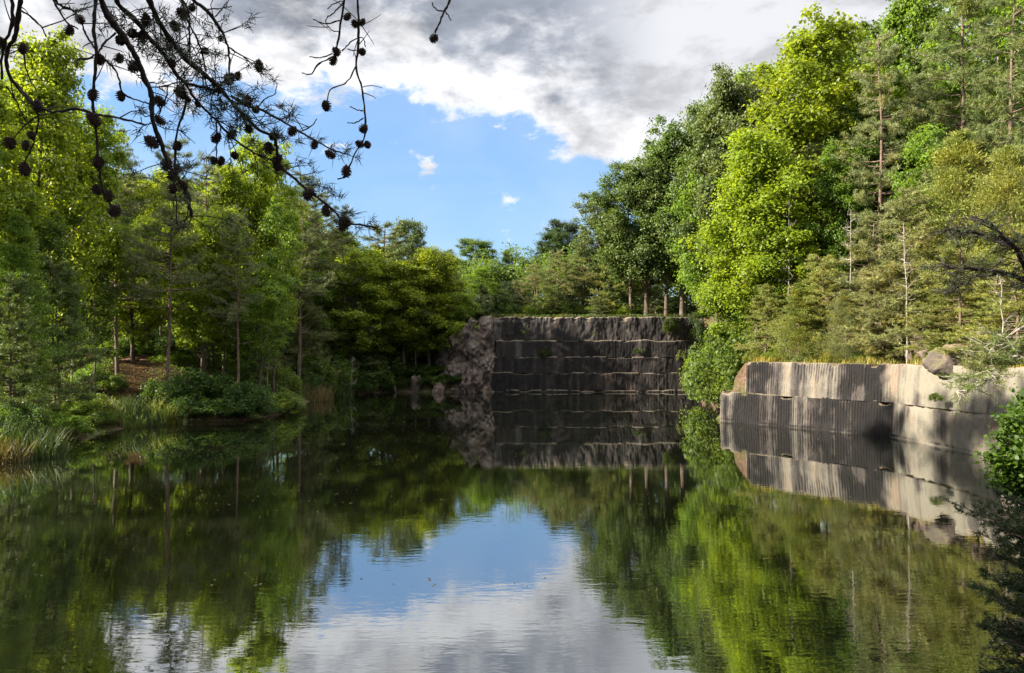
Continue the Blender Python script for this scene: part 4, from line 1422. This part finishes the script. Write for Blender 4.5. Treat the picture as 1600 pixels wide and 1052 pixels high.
# ---- timber edging across the top of the path
root = empty('path_barrier', tuple(at(204, 577, 53.5)))
tag(root, 'low reddish timber rail with a short post across the top of the dirt path', 'barrier')
mb = MB()
mb.tube([(-1.5, 0, 0.02), (0, 0, 0.05), (1.5, 0, 0.0)], [0.035, 0.035, 0.035], 6)
M_RED = simple_material('red_timber', [(0.3, (0.12, 0.03, 0.02)), (0.7, (0.28, 0.08, 0.05))], 8)
mb.build('rail', M_RED, root)
for sx in (-1.45, 0.0, 1.45):
    mb = MB()
    w = 0.14 if sx == 0 else 0.05
    mb.tube([(sx, 0.06, -0.9), (sx, 0.06, 0.02 + (0.06 if sx == 0 else 0))], [w, w], 6)
    mb.build('post', M_RED, root)

# ---- bare twiggy saplings
def bare(label, px0, py0, D, height, seed):
    p = at(px0, py0, D)
    rng = np.random.default_rng(seed)
    tb, tw = MB(), MB()
    tt = np.linspace(0, 1, 9)
    tp = np.stack([np.cumsum(rng.normal(size=9) * 0.05), np.cumsum(rng.normal(size=9) * 0.05), tt * height], -1)
    tp[0] = (0, 0, -0.4)
    tb.tube(tp, 0.06 * (1 - 0.85 * tt), 6)
    for i in range(26):
        f = rng.uniform(0.25, 0.98)
        s = np.array([np.interp(f, tt, tp[:, 0]), np.interp(f, tt, tp[:, 1]), f * height])
        az = rng.uniform(0, 6.28)
        L = rng.uniform(0.5, 1.5) * (1.2 - f)
        e = s + np.array([math.cos(az) * L, math.sin(az) * L, L * rng.uniform(0.0, 0.9)])
        m = (s + e) / 2 + rng.normal(size=3) * 0.1
        tw.tube(bez(s, m, e, 5), np.linspace(0.022, 0.006, 5), 4)
        for q in range(3):
            a = bez(s, m, e, 5)[rng.integers(2, 5)]
            tw.tube(np.array([a, a + rng.normal(size=3) * 0.22 + np.array([0, 0, 0.12])]), [0.009, 0.004], 3)
    root = empty('bare_sapling', (p[0], D, gz(p[0], D)))
    tb.build('trunk', M_DEAD, root, True)
    tw.build('branches', M_DEAD, root, True)
    tag(root, label, 'bare tree', 'bare twiggy trees')


bare('grey bare sapling in front of the bright yellow-green tree', 1232, 500, 48.5, 9.5, 1)
bare('pale bare twiggy tree at the left of the tall red trunked pine', 1330, 480, 43.5, 9, 2)
bare('bare grey sapling in the middle of the olive hillside', 1420, 480, 38.5, 8.5, 3)
bare('leafless pale tree near the right edge over the wall', 1570, 520, 31.5, 5.5, 4)
bare('leafless brown sapling behind the dark bank thicket', 420, 560, 57, 4.5, 5)
bare('leafless shrub-like tree right of the pale grass tuft', 548, 560, 74.5, 4.5, 6)

# ------------------------------------------------------------------ near pine with hanging cones
def smooth_line(P, n):
    P = np.asarray(P, float)
    d = np.concatenate([[0], np.cumsum(np.linalg.norm(np.diff(P, axis=0), axis=1))])
    m = norm(np.gradient(P, d, axis=0)) if len(P) > 2 else np.repeat(norm(P[1:] - P[:1]), len(P), 0)
    t = np.linspace(0, d[-1], n)
    i = np.clip(np.searchsorted(d, t, side='right') - 1, 0, len(P) - 2)
    h = (d[i + 1] - d[i])
    u = ((t - d[i]) / h)[:, None]
    h = h[:, None]
    return (2 * u**3 - 3 * u**2 + 1) * P[i] + (u**3 - 2 * u**2 + u) * h * m[i] + (-2 * u**3 + 3 * u**2) * P[i + 1] + (u**3 - u**2) * h * m[i + 1]


# each line: thickness at start and end in pixels, depth at start and end in metres, pixel points
LINES = [
    (13, 5, 2.5, 3.1, [(228, -12), (243, 23), (256, 46), (275, 74), (298, 99), (321, 118), (343, 137), (361, 158), (380, 179), (406, 204), (428, 213)], 1.5),
    (6, 4, 3.1, 3.3, [(428, 213), (433, 235), (435, 258), (453, 273), (478, 295), (505, 315), (522, 330), (540, 348), (566, 352), (590, 356)], .25),
    (5, 3, 2.95, 3.3, [(361, 150), (385, 165), (409, 172), (433, 185), (468, 206), (498, 223), (522, 235), (540, 241)], .35),
    (11, 5, 2.4, 2.9, [(180, -12), (186, 8), (210, 30), (233, 59), (252, 80), (269, 106), (283, 125), (294, 131), (321, 138), (350, 145)], .8),
    (5, 3, 2.8, 3.1, [(287, 128), (309, 160), (328, 179), (357, 209), (381, 229), (405, 243), (431, 252)], .7),
    (14, 6, 2.3, 2.7, [(152, -12), (158, 0), (171, 29), (190, 53), (205, 76), (215, 95), (224, 118), (236, 148), (239, 190), (248, 215), (258, 240), (271, 270), (288, 293), (296, 322), (299, 338)], .5),
    (7, 4, 2.3, 2.5, [(151, -10), (147, 48), (150, 82), (148, 114), (145, 144), (146, 179), (149, 198), (153, 242), (157, 278), (166, 308), (180, 330)], .0),
    (4, 3, 2.3, 2.4, [(78, -10), (95, 21), (106, 36), (122, 46)], .0),
    (5, 3, 2.3, 2.4, [(84, -8), (91, 6), (114, 17), (125, 30), (133, 51), (150, 78)], .1),
    (4, 3, 2.4, 2.35, [(181, 51), (165, 66), (150, 85), (137, 92), (122, 93), (120, 105)], .1),
    (4, 3, 2.4, 2.6, [(150, 82), (162, 91), (177, 106), (186, 124), (192, 146), (219, 158), (234, 163)], .1),
    (5, 3, 2.8, 2.9, [(276, -10), (292, 12), (296, 48), (296, 92)], .5),
    (4, 3, 2.8, 2.9, [(283, -8), (294, 34), (305, 55), (315, 80), (322, 112)], .7),
    (8, 3, 2.9, 3.1, [(296, -12), (302, 0), (321, 15), (338, 36), (351, 59), (356, 74), (359, 120)], .3),
    (4, 2, 3.1, 3.2, [(356, 74), (376, 86), (397, 103)], .2),
    (3, 2, 3.0, 3.1, [(322, 15), (347, 13), (362, 10)], .0),
    (3, 2, 3.0, 3.1, [(336, 26), (347, 14), (354, 3)], .0),
    (5, 4, 2.8, 2.9, [(286, 132), (290, 160), (277, 206), (273, 262)], .0),
    (10, 4, 2.0, 2.3, [(33, -12), (32, 0), (28, 28), (23, 57), (11, 82), (15, 118), (34, 144), (59, 167), (86, 175), (122, 171), (152, 179), (190, 186), (228, 196)], .05),
    (8, 4, 2.0, 2.1, [(18, -12), (18, 42), (4, 80), (3, 124)], .0),
    (4, 3, 2.1, 2.2, [(31, 15), (45, 25), (63, 40), (72, 57)], .2),
    (4, 3, 2.2, 2.3, [(59, 167), (60, 190), (55, 215), (36, 260)], .0),
    (3, 2, 2.2, 2.3, [(61, 179), (40, 195), (17, 220)], .0),
    (3, 2, 2.1, 2.2, [(36, 78), (45, 121), (58, 143)], .0),
    (3, 2, 2.1, 2.2, [(10, 135), (25, 160), (40, 190)], .0),
    (5, 3, 3.0, 3.2, [(558, -12), (560, 42), (559, 84), (556, 102), (565, 136), (570, 178), (568, 220), (559, 233), (547, 258), (538, 277), (528, 280)], .0),
    (3, 2, 3.1, 3.1, [(556, 104), (540, 130), (515, 142), (511, 162)], .0),
    (5, 3, 3.0, 3.1, [(540, -12), (532, 38), (526, 75), (522, 92)], .0),
    (3, 2, 3.0, 3.0, [(531, 32), (509, 37), (489, 31)], .0),
    (3, 2, 3.1, 3.1, [(522, 88), (499, 100), (482, 117), (472, 114)], .0),
    (2.5, 2, 3.1, 3.1, [(519, 84), (500, 90), (484, 89)], .0),
    (2.5, 2, 3.1, 3.1, [(534, 80), (553, 63), (567, 60), (571, 73)], .0),
    (2.5, 2, 3.0, 3.1, [(536, 4), (524, 18), (509, 34), (518, 47), (529, 50)], .0),
    (2.5, 2, 3.0, 3.0, [(538, 2), (524, 5), (512, 14)], .0),
    (2.5, 2, 3.1, 3.1, [(567, 173), (557, 171), (547, 167)], .0),
    (2.5, 2, 3.1, 3.1, [(568, 184), (556, 192), (543, 192)], .0),
    (2.5, 2, 3.1, 3.1, [(559, 78), (552, 79), (543, 77)], .0),
    (5, 3, 3.0, 3.0, [(706, -12), (703, 0), (695, 17), (687, 35), (680, 52)], .0),
    (3, 2, 3.0, 3.0, [(694, 17), (684, 16), (678, 12), (675, 4)], .0),
    (3, 2, 3.0, 3.0, [(695, 18), (700, 24), (705, 32)], .0),
    (3, 2, 3.2, 3.3, [(468, 206), (482, 200), (492, 192), (495, 186)], .3),
    (3, 2, 3.0, 3.1, [(400, 172), (414, 155), (430, 147), (431, 140)], .1),
    (3, 2, 2.9, 3.0, [(300, 126), (285, 128), (265, 132), (245, 137)], .0),
    (3, 2, 2.6, 2.7, [(240, 150), (250, 170), (247, 182)], .0),
    (3, 2, 2.6, 2.7, [(262, 135), (260, 150), (248, 178)], .0),
    (3, 2, 2.9, 3.1, [(338, 185), (339, 215), (338, 248)], .0),
    (3, 2, 2.7, 2.8, [(272, 262), (272, 285), (275, 320), (277, 352)], .1),
]
CONES = [(108, 47, 8), (36, 76, 9), (59, 166, 11), (207, 52, 9), (227, 32, 10), (222, 58, 9), (188, 63, 9), (156, 93, 10), (186, 91, 9), (211, 103, 10), (146, 148, 8), (188, 150, 9),
         (274, 41, 8), (249, 158, 8), (250, 188, 8), (146, 187, 12), (125, 30, 7), (284, 21, 9), (272, 41, 8), (283, 145, 9), (294, 156, 6), (309, 162, 7), (359, 123, 9), (372, 119, 7),
         (404, 103, 8), (387, 158, 10), (400, 171, 7), (267, 99, 8), (153, 253, 11), (152, 296, 9), (170, 306, 9), (179, 329, 10), (338, 215, 8), (333, 251, 7), (345, 251, 7), (277, 228, 9),
         (261, 257, 10), (271, 274, 10), (269, 295, 8), (277, 264, 7), (286, 289, 7), (237, 222, 11), (389, 201, 8), (428, 213, 8), (420, 231, 9), (433, 248, 9), (434, 259, 10),
         (362, 211, 8), (367, 243, 7), (457, 205, 9), (491, 226, 8), (516, 241, 8), (484, 303, 10), (510, 329, 9), (535, 350, 10), (543, 346, 9), (568, 201, 8), (562, 225, 7), (574, 226, 7),
         (541, 268, 8), (510, 165, 8), (543, 26, 7), (554, 37, 7), (566, 35, 7), (566, 81, 7), (525, 81, 7), (521, 95, 7), (678, 60, 8), (15, 223, 9), (48, 211, 7), (41, 227, 7), (38, 264, 9),
         (2, 66, 9), (320, 80, 7), (345, 60, 6), (300, 12, 8)]


def cone_mesh(seed):
    """an open cone, about 1 unit in radius: a core with spiralling wedge scales"""
    rng = np.random.default_rng(seed)
    mb = MB()
    t = np.linspace(-0.95, 0.95, 6)
    mb.tube(np.stack([0 * t, 0 * t, t], -1), 0.5 * np.sqrt(1 - (t * 0.98) ** 2) + 0.08, 7)
    n = 64
    for i in range(n):
        f = (i + 0.5) / n
        z = 0.95 - 1.9 * f
        r = math.sqrt(max(0.02, 1 - z * z * 0.92))
        a = i * 2.39996
        o = np.array([math.cos(a), math.sin(a), 0.0])
        s = np.array([-o[1], o[0], 0.0])
        tip = o * r * rng.uniform(0.9, 1.12) + np.array([0, 0, z - 0.12])
        b = o * r * 0.3 + np.array([0, 0, z * 0.8])
        w = 0.17
        up = np.array([0, 0, 0.07])
        mb.add([b - s * w * 0.5, b + s * w * 0.5, tip + s * w, tip - s * w, tip + o * 0.06 + up * 1.5, b + up * 2],
               [[0, 1, 2, 3]], [[3, 2, 4], [1, 5, 2], [2, 5, 4], [0, 3, 5], [3, 4, 5]])
    return mb.mesh('cone')


def near_pine():
    base = np.array([-3.6, 1.2])
    z0 = gz(*base)
    root = empty('pine_tree', (base[0], base[1], z0))
    tag(root, 'near pine whose dark cone-laden branches hang across the upper left sky', 'pine tree')
    loc = np.array([base[0], base[1], z0])
    mb = MB()
    tt = np.linspace(0, 1, 12)
    tp = np.stack([base[0] + 0.25 * np.sin(tt * 3), base[1] + 0.2 * np.sin(tt * 2.2), z0 - 0.3 + tt * 9.0], -1)
    mb.tube(tp - loc, 0.17 * (1 - 0.75 * tt), 10)
    mb.build('trunk', M_PBARK, root, True)
    rng = np.random.default_rng(5)
    limbs = twigs = MB()
    hub = np.array([-2.2, 2.0, 6.55])
    start = np.array([np.interp(6.3, tp[:, 2], tp[:, 0]), np.interp(6.3, tp[:, 2], tp[:, 1]), 6.3])
    limbs.tube(bez(start, (start + hub) / 2 + np.array([0, 0, 0.35]), hub, 8) - loc, np.linspace(0.06, 0.038, 8), 8)
    # main bough running right above the frame
    bough = np.array([hub, [-1.6, 2.5, 6.55], [-1.0, 2.9, 6.45], [-0.5, 3.05, 6.35], [-0.2, 3.05, 6.2]])
    bl = smooth_line(bough, 18)
    limbs.tube(bl - loc, np.linspace(0.036, 0.010, 18), 7)
    tufts, tdir = [], []
    chains = []
    for w0, w1, D0, D1, pts, nd in LINES:
        n = len(pts)
        P = np.array([at(x, y, D0 + (D1 - D0) * i / (n - 1)) for i, (x, y) in enumerate(pts)])
        m = max(8, n * 4)
        S = smooth_line(P, m)
        length = np.linalg.norm(np.diff(S, axis=0), axis=1).sum()
        S[1:-1] += rng.normal(size=S[1:-1].shape) * 0.0011
        r = np.linspace(w0 * D0 / FPX / 2, w1 * D1 / FPX / 2, m) * 0.80 * rng.uniform(0.8, 1.22, m)
        thick = w0 >= 6
        (limbs if thick else twigs).tube(S - loc, r, 6)
        chains.append(S)
        if pts[0][1] < -7:        # comes from above the frame: join it to the bough
            j = np.argmin(np.linalg.norm(bl - (P[0] + np.array([0, 0, 0.5])), axis=1))
            if pts[0][0] < 120:
                a = hub
            else:
                a = bl[j]
            mid = (a + P[0]) / 2 + np.array([0, 0, 0.12])
            C = bez(a, mid, P[0], 8)
            (limbs if thick else twigs).tube(C - loc, np.linspace(r[0] * 1.25, r[0], 8), 6)
        # bare side twigs
        for q in range(int(length * 9)):
            i = rng.integers(1, m - 1)
            d = norm(rng.normal(size=3) + np.array([0.3, 0, -0.35]))
            L = rng.uniform(0.03, 0.13)
            e = S[i] + d * L
            mid = (S[i] + e) / 2 + rng.normal(size=3) * 0.012
            twigs.tube(bez(S[i], mid, e, 5) - loc, np.linspace(0.0022, 0.0011, 5), 4)
            if nd > 0.05 and rng.uniform() < 0.3 + nd * 0.6:
                tufts.append(e)
                tdir.append(d)
        for q in range(int(length * nd * 60)):
            i = rng.integers(2, m)
            d = norm(np.gradient(S, axis=0)[i] / 0.02 + rng.normal(size=3) * 0.9)
            L = rng.uniform(0.03, 0.16)
            e = S[i] + d * L
            twigs.tube(np.array([S[i], (S[i] + e) / 2 + rng.normal(size=3) * 0.008, e]) - loc, [0.0022, 0.0018, 0.0014], 4)
            tufts.append(e)
            tdir.append(d)
    for px, py, D in [(560, 356, 3.3), (575, 350, 3.3), (590, 358, 3.3), (583, 345, 3.3), (535, 338, 3.3), (548, 336, 3.3), (498, 218, 3.3), (520, 228, 3.3), (540, 238, 3.3), (545, 230, 3.3), (505, 292, 3.3), (480, 285, 3.3), (520, 300, 3.3)]:
        tufts.append(at(px, py, D))
        tdir.append(np.array([0.7, 0.1, -0.1]))
    branches = limbs.build('branches', M_TWIG, root, True)
    nd = MB()
    tufts, tdir = np.array(tufts), norm(np.array(tdir))
    k = 22
    c = np.repeat(tufts - loc, k, 0) + rng.normal(size=(len(tufts) * k, 3)) * 0.008
    d = np.repeat(tdir, k, 0) * 0.6 + norm(rng.normal(size=(len(tufts) * k, 3)))
    nd.blades(c, d, 0.046, 0.0034, rng)
    o = nd.build('needles', M_NEEDLE, root)
    o.color = (0.020, 0.030, 0.014, 1)
    allp = np.concatenate(chains)
    m0 = cone_mesh(1)
    m1 = cone_mesh(2)
    for mm in (m0, m1):
        mm.materials.append(M_CONE)
    u = np.array([(p[0] / p[1]) * FPX + 800 for p in allp])
    w_ = np.array([526 - FPX * math.tan(math.atan2(p[2] - CAMZ, p[1]) - PITCH) for p in allp])
    for i, (x, y, r) in enumerate(CONES):
        j = np.argmin((u - x) ** 2 + (w_ - y) ** 2)
        D = allp[j][1]
        p = at(x, y, D)
        o = link('cone', m0 if i % 2 else m1, branches)
        o.location = tuple(p - loc)
        s = r * D / FPX * rng.uniform(0.78, 1.05)
        o.scale = (s * rng.uniform(0.9, 1.08), s * rng.uniform(0.9, 1.08), s * rng.uniform(0.95, 1.25))
        o.rotation_euler = (rng.uniform(-0.9, 0.9), rng.uniform(-0.9, 0.9), rng.uniform(0, 6.28))


near_pine()


# ------------------------------------------------------------------ near pine at the right, whose boughs reach in
def side_pine():
    D = 13.0
    base = np.array([11.4, 13.4])
    z0 = gz(*base)
    root = empty('pine_tree', (base[0], base[1], z0))
    tag(root, 'pine off the right edge reaching in with dark bare boughs and one sunlit bough', 'pine tree')
    loc = np.array([base[0], base[1], z0])
    tt = np.linspace(0, 1, 12)
    tp = np.stack([base[0] + 0 * tt, base[1] + 0.2 * np.sin(tt * 2), z0 - 0.3 + tt * 10.5], -1)
    mb = MB()
    mb.tube(tp - loc, 0.19 * (1 - 0.8 * tt), 10)
    mb.build('trunk', M_PBARK, root, True)
    rng = np.random.default_rng(9)
    L = [
        (9, 5, [(1690, 520), (1640, 470), (1600, 415), (1585, 385), (1560, 365), (1540, 345), (1515, 341)], M_TWIG),
        (6, 3, [(1585, 385), (1560, 378), (1530, 365), (1505, 360), (1475, 360)], M_TWIG),
        (9, 4, [(1690, 480), (1640, 452), (1600, 437), (1560, 425), (1520, 420), (1480, 416), (1472, 408)], M_TWIG),
        (5, 2, [(1555, 428), (1525, 432), (1500, 445), (1482, 458)], M_TWIG),
        (5, 2, [(1600, 405), (1585, 378), (1600, 372), (1630, 370)], M_TWIG),
        (7, 3, [(1690, 490), (1630, 535), (1590, 556), (1555, 585), (1520, 605), (1495, 612)], M_DEAD),
        (4, 2, [(1590, 556), (1560, 560), (1530, 585), (1510, 590)], M_DEAD),
        (4, 2, [(1600, 510), (1570, 530), (1548, 548), (1545, 560)], M_DEAD),
    ]
    parts = {}
    tuf = {0: [], 1: []}
    for w0, w1, pts, mat in L:
        n = len(pts)
        P = np.array([at(x, y, D + 0.25 * math.sin(i)) for i, (x, y) in enumerate(pts)])
        S = smooth_line(P, n * 4)
        m = len(S)
        S[1:-1] += rng.normal(size=S[1:-1].shape) * 0.008
        key = 0 if mat is M_TWIG else 1
        b = parts.setdefault(key, MB())
        b.tube(S - loc, np.linspace(w0, w1, m) * D / FPX / 2, 6)
        if pts[0][0] > 1680:
            zt = P[0][2] + 0.3
            s = np.array([np.interp(zt, tp[:, 2], tp[:, 0]), np.interp(zt, tp[:, 2], tp[:, 1]), zt])
            b.tube(bez(s, (s + P[0]) / 2, P[0], 5) - loc, np.linspace(w0 * 1.2, w0, 5) * D / FPX / 2, 6)
        for q in range(m * 3):
            i = rng.integers(max(1, m // 4), m)
            d = norm(rng.normal(size=3) * np.array([1, 1, 0.5]) + np.array([-0.5, 0, 0.05]))
            l = rng.uniform(0.1, 0.5)
            e = S[i] + d * l
            b.tube(np.array([S[i], (S[i] + e) / 2 + rng.normal(size=3) * 0.03, e]) - loc, [0.009, 0.007, 0.004], 4)
            if key == 1 or rng.uniform() < 0.35:
                for t in (0.5, 0.75, 1.0):
                    tuf[key].append((S[i] + (e - S[i]) * t, d))
    parts[0].build('dark_boughs', M_TWIG, root, True)
    parts[1].build('lower_bough', M_DEAD, root, True)
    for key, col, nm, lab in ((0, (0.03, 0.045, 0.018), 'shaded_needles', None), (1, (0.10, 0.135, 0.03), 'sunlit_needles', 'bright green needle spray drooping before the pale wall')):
        P = np.array([a for a, _ in tuf[key]])
        dd = np.array([b for _, b in tuf[key]])
        k = 16
        nb = MB()
        c = np.repeat(P - loc, k, 0) + rng.normal(size=(len(P) * k, 3)) * 0.02
        d = np.repeat(dd, k, 0) * 0.7 + norm(rng.normal(size=(len(P) * k, 3)))
        nb.blades(c, d, 0.085, 0.010, rng)
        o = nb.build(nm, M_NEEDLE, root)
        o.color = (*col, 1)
        if lab:
            o['label'] = lab
    # crown above, outside the view
    nb = MB()
    P, dd = [], []
    for i in range(420):
        h = rng.uniform(8, 13)
        a = rng.uniform(0, 6.28)
        r = rng.uniform(0.4, 2.3)
        P.append(np.array([base[0] + math.cos(a) * r, base[1] + math.sin(a) * r, h]))
        dd.append(np.array([math.cos(a), math.sin(a), 0.3]))
    P = np.array(P)
    dd = np.array(dd)
    c = np.repeat(P - loc, 14, 0) + rng.normal(size=(len(P) * 14, 3)) * 0.12
    nb.blades(c, np.repeat(dd, 14, 0) * 0.6 + norm(rng.normal(size=(len(P) * 14, 3))), 0.14, 0.014, rng)
    o = nb.build('crown', M_NEEDLE, root)
    o.color = (*COLR['pine'], 1)


side_pine()


# ------------------------------------------------------------------ near cedar and sapling at lower right
def near_cedar():
    base = np.array([7.35, 8.5])
    z0 = gz(*base)
    root = empty('cedar_tree', (base[0], base[1], z0))
    tag(root, 'near dark green cedar filling the lower right corner over the water', 'cedar tree')
    rng = np.random.default_rng(31)
    tb, f = MB(), MB()
    tt = np.linspace(0, 1, 8)
    tb.tube(np.stack([0.1 * np.sin(tt * 4), 0 * tt, tt * 3.1 - 0.2], -1), 0.09 * (1 - 0.9 * tt) + 0.01, 8)
    C, Dv = [], []
    tips = []
    for px, py, D in [(1483, 783, 8.2), (1505, 800, 8.3), (1530, 775, 8.4), (1560, 770, 8.6), (1590, 800, 8.5), (1520, 830, 8.1), (1545, 860, 8.2), (1575, 850, 8.1), (1540, 900, 8.0), (1535, 925, 8.2),
                      (1560, 940, 8.0), (1550, 975, 8.1), (1535, 965, 8.3), (1575, 1000, 8.0), (1545, 1010, 8.1), (1560, 1045, 8.0), (1590, 900, 8.0), (1595, 960, 8.0), (1590, 1050, 8.0), (1540, 790, 8.2), (1600, 830, 8.3), (1575, 895, 8.3)]:
        tips.append(at(px, py, D) - np.array([base[0], base[1], z0]))
    for i in range(70):
        py = rng.uniform(790, 1090)
        tips.append(at(rng.uniform(1528 + 14 * math.sin(py * 0.045), 1640), py, rng.uniform(7.7, 9.0)) - np.array([base[0], base[1], z0]))
    for i in range(60):
        a = rng.uniform(-1.5, 1.5)
        h = rng.uniform(0.3, 3.0)
        r = (1.75 - h * 0.42) * rng.uniform(0.6, 1.0)
        tips.append(np.array([math.cos(a) * r, math.sin(a) * r, h]))
    for e in tips:
        s = np.array([0, 0, max(0.1, e[2] - 0.35 * abs(e[0]))])
        B = bez(s, (s + e) / 2 + np.array([0, 0, -0.1]), e, 7)
        tb.tube(B, np.linspace(0.022, 0.004, 7), 5)
        n = 46
        for q in range(n):
            t = rng.uniform(0.25, 1.0)
            b = s + (e - s) * t + np.array([0, 0, -0.05 * math.sin(t * 3.1)])
            d = norm(norm(e - s) * 0.9 + rng.normal(size=3) * 0.55)
            l = rng.uniform(0.08, 0.26) * (1.15 - 0.6 * t)
            m = 24
            tq = rng.uniform(0.1, 1.0, m)
            C.append(b + d * l * tq[:, None] + rng.normal(size=(m, 3)) * 0.010)
            Dv.append(d * 0.9 + rng.normal(size=(m, 3)) * 0.55)
    tb.build('trunk', M_PBARK, root, True)
    f.blades(np.concatenate(C), np.concatenate(Dv), 0.052, 0.0095, rng)
    o = f.build('foliage', M_CEDAR, root)
    o.color = (0.026, 0.044, 0.018, 1)


near_cedar()


def near_sapling():
    base = np.array([9.3, 12.0])
    z0 = gz(*base)
    root = empty('broadleaf_sapling', (base[0], base[1], z0))
    tag(root, 'small leafy green sapling at the right edge before the pale wall', 'tree')
    loc = np.array([base[0], base[1], z0])
    rng = np.random.default_rng(33)
    tb, f = MB(), MB()
    top = at(1600, 615, 12) - loc
    for e in [at(1598, 620, 12), at(1572, 650, 11.8), at(1560, 680, 11.8), at(1545, 712, 11.7), at(1600, 690, 11.5), at(1580, 715, 11.6), at(1595, 740, 11.7), at(1560, 735, 11.8), at(1553, 750, 12.0),
              at(1610, 650, 12), at(1640, 640, 12), at(1625, 700, 12), at(1650, 720, 12), at(1585, 670, 12.2), at(1575, 760, 12), at(1610, 760, 12), at(1590, 640, 12.2)]:
        e = e - loc
        s = np.array([0, 0, max(0, e[2] * 0.45)])
        B = bez(s, (s + e) / 2 + np.array([0, 0, 0.1]), e, 8)
        tb.tube(B, np.linspace(0.02, 0.004, 8), 5)
        n = 420
        t = rng.uniform(0.55, 1.03, n)
        P = np.stack([np.interp(t, np.linspace(0, 1, 8), B[:, k]) for k in range(3)], -1) + norm(rng.normal(size=(n, 3))) * (rng.uniform(0.02, 0.24, n))[:, None]
        f.leaves(P, rng.normal(size=(n, 3)) * 0.6 + np.array([-0.2, -0.1, 0.7]), 0.10, 0.065, rng)
    tb.tube(np.array([[0, 0, -0.2], [0, 0, 1.0], top * 0.7]), [0.05, 0.035, 0.02], 6)
    tb.build('trunk', M_BARK, root, True)
    o = f.build('crown', M_LEAF, root)
    o.color = (0.060, 0.120, 0.022, 1)


near_sapling()


# ------------------------------------------------------------------ labels of the trees that stand behind others
LAND = {
    'left': [(-60, 'the left edge tree'), (60, 'the tall top left tree'), (150, 'the sapling left of the path'), (225, 'the top of the dirt path'), (285, 'the straight trunked pine'),
             (350, 'the dark bank thicket'), (410, 'the yellow-green skyline tree'), (475, 'the forked trunk pine'), (545, 'the close group of pines'), (610, 'the broad dark pine'), (680, 'the rock nose')],
    'far': [(720, 'the low grey left pine'), (800, 'the second pine'), (860, 'the middle tan pine'), (910, 'the tallest tan pine'), (985, 'the leaning pinkish pine'), (1050, 'the right end')],
    'right': [(1262, 'the tallest bright tree'), (1340, 'the reddish trunked pine'), (1430, 'the bushy tan pine'), (1500, 'the large olive cedar'), (1600, 'the right edge cedar')]}
ORD = ['first', 'second', 'third', 'fourth', 'fifth', 'sixth', 'seventh', 'eighth', 'ninth', 'tenth']
buckets = {}
for o in list(COL.objects):
    if o.parent is None and 'label' in o:
        g_ = o.get('group', '')
        zone = 'left' if g_.endswith('left wood') and ('deep in' in g_ or 'understorey' in g_) else 'far' if g_ == 'wood behind the far quarry face' else 'right' if g_.startswith('trees behind the front row') else None
        if zone:
            px = 800 + FPX * o.location.x / o.location.y
            lm = min(LAND[zone], key=lambda t: abs(t[0] - px))[1]
            head = o['label'].split(' deep in')[0].split(' standing deep')[0].split(' in the')[0].split(' half hidden')[0]
            crown = [c for c in o.children if c.name.startswith(('crown', 'foliage'))][0]
            if zone in ('far', 'right'):
                head = {'oak': 'oak', 'map': 'broad leafy tree', 'pin': 'pine', 'thi': 'slender tree'}.get('', ('pine' if 'pine' in o.name else 'slender tree' if 'sapling' in o.name else 'broad leafy tree'))
            buckets.setdefault((zone, head, lm), []).append(o)
for (zone, head, lm), lst in buckets.items():
    lst.sort(key=lambda o: o.location.y)
    place = {'left': '', 'far': 'over the far face', 'right': 'up the slope'}[zone]
    head = head.replace('broad leafy', 'broad') if zone == 'left' else head
    for i, o in enumerate(lst):
        dep = '' if len(lst) == 1 else [', nearer one', ', farther one'][i] if len(lst) == 2 else ', ' + ORD[i] + ' deep'
        o['label'] = ' '.join(f'{head} {place} behind {lm}{dep}'.split())
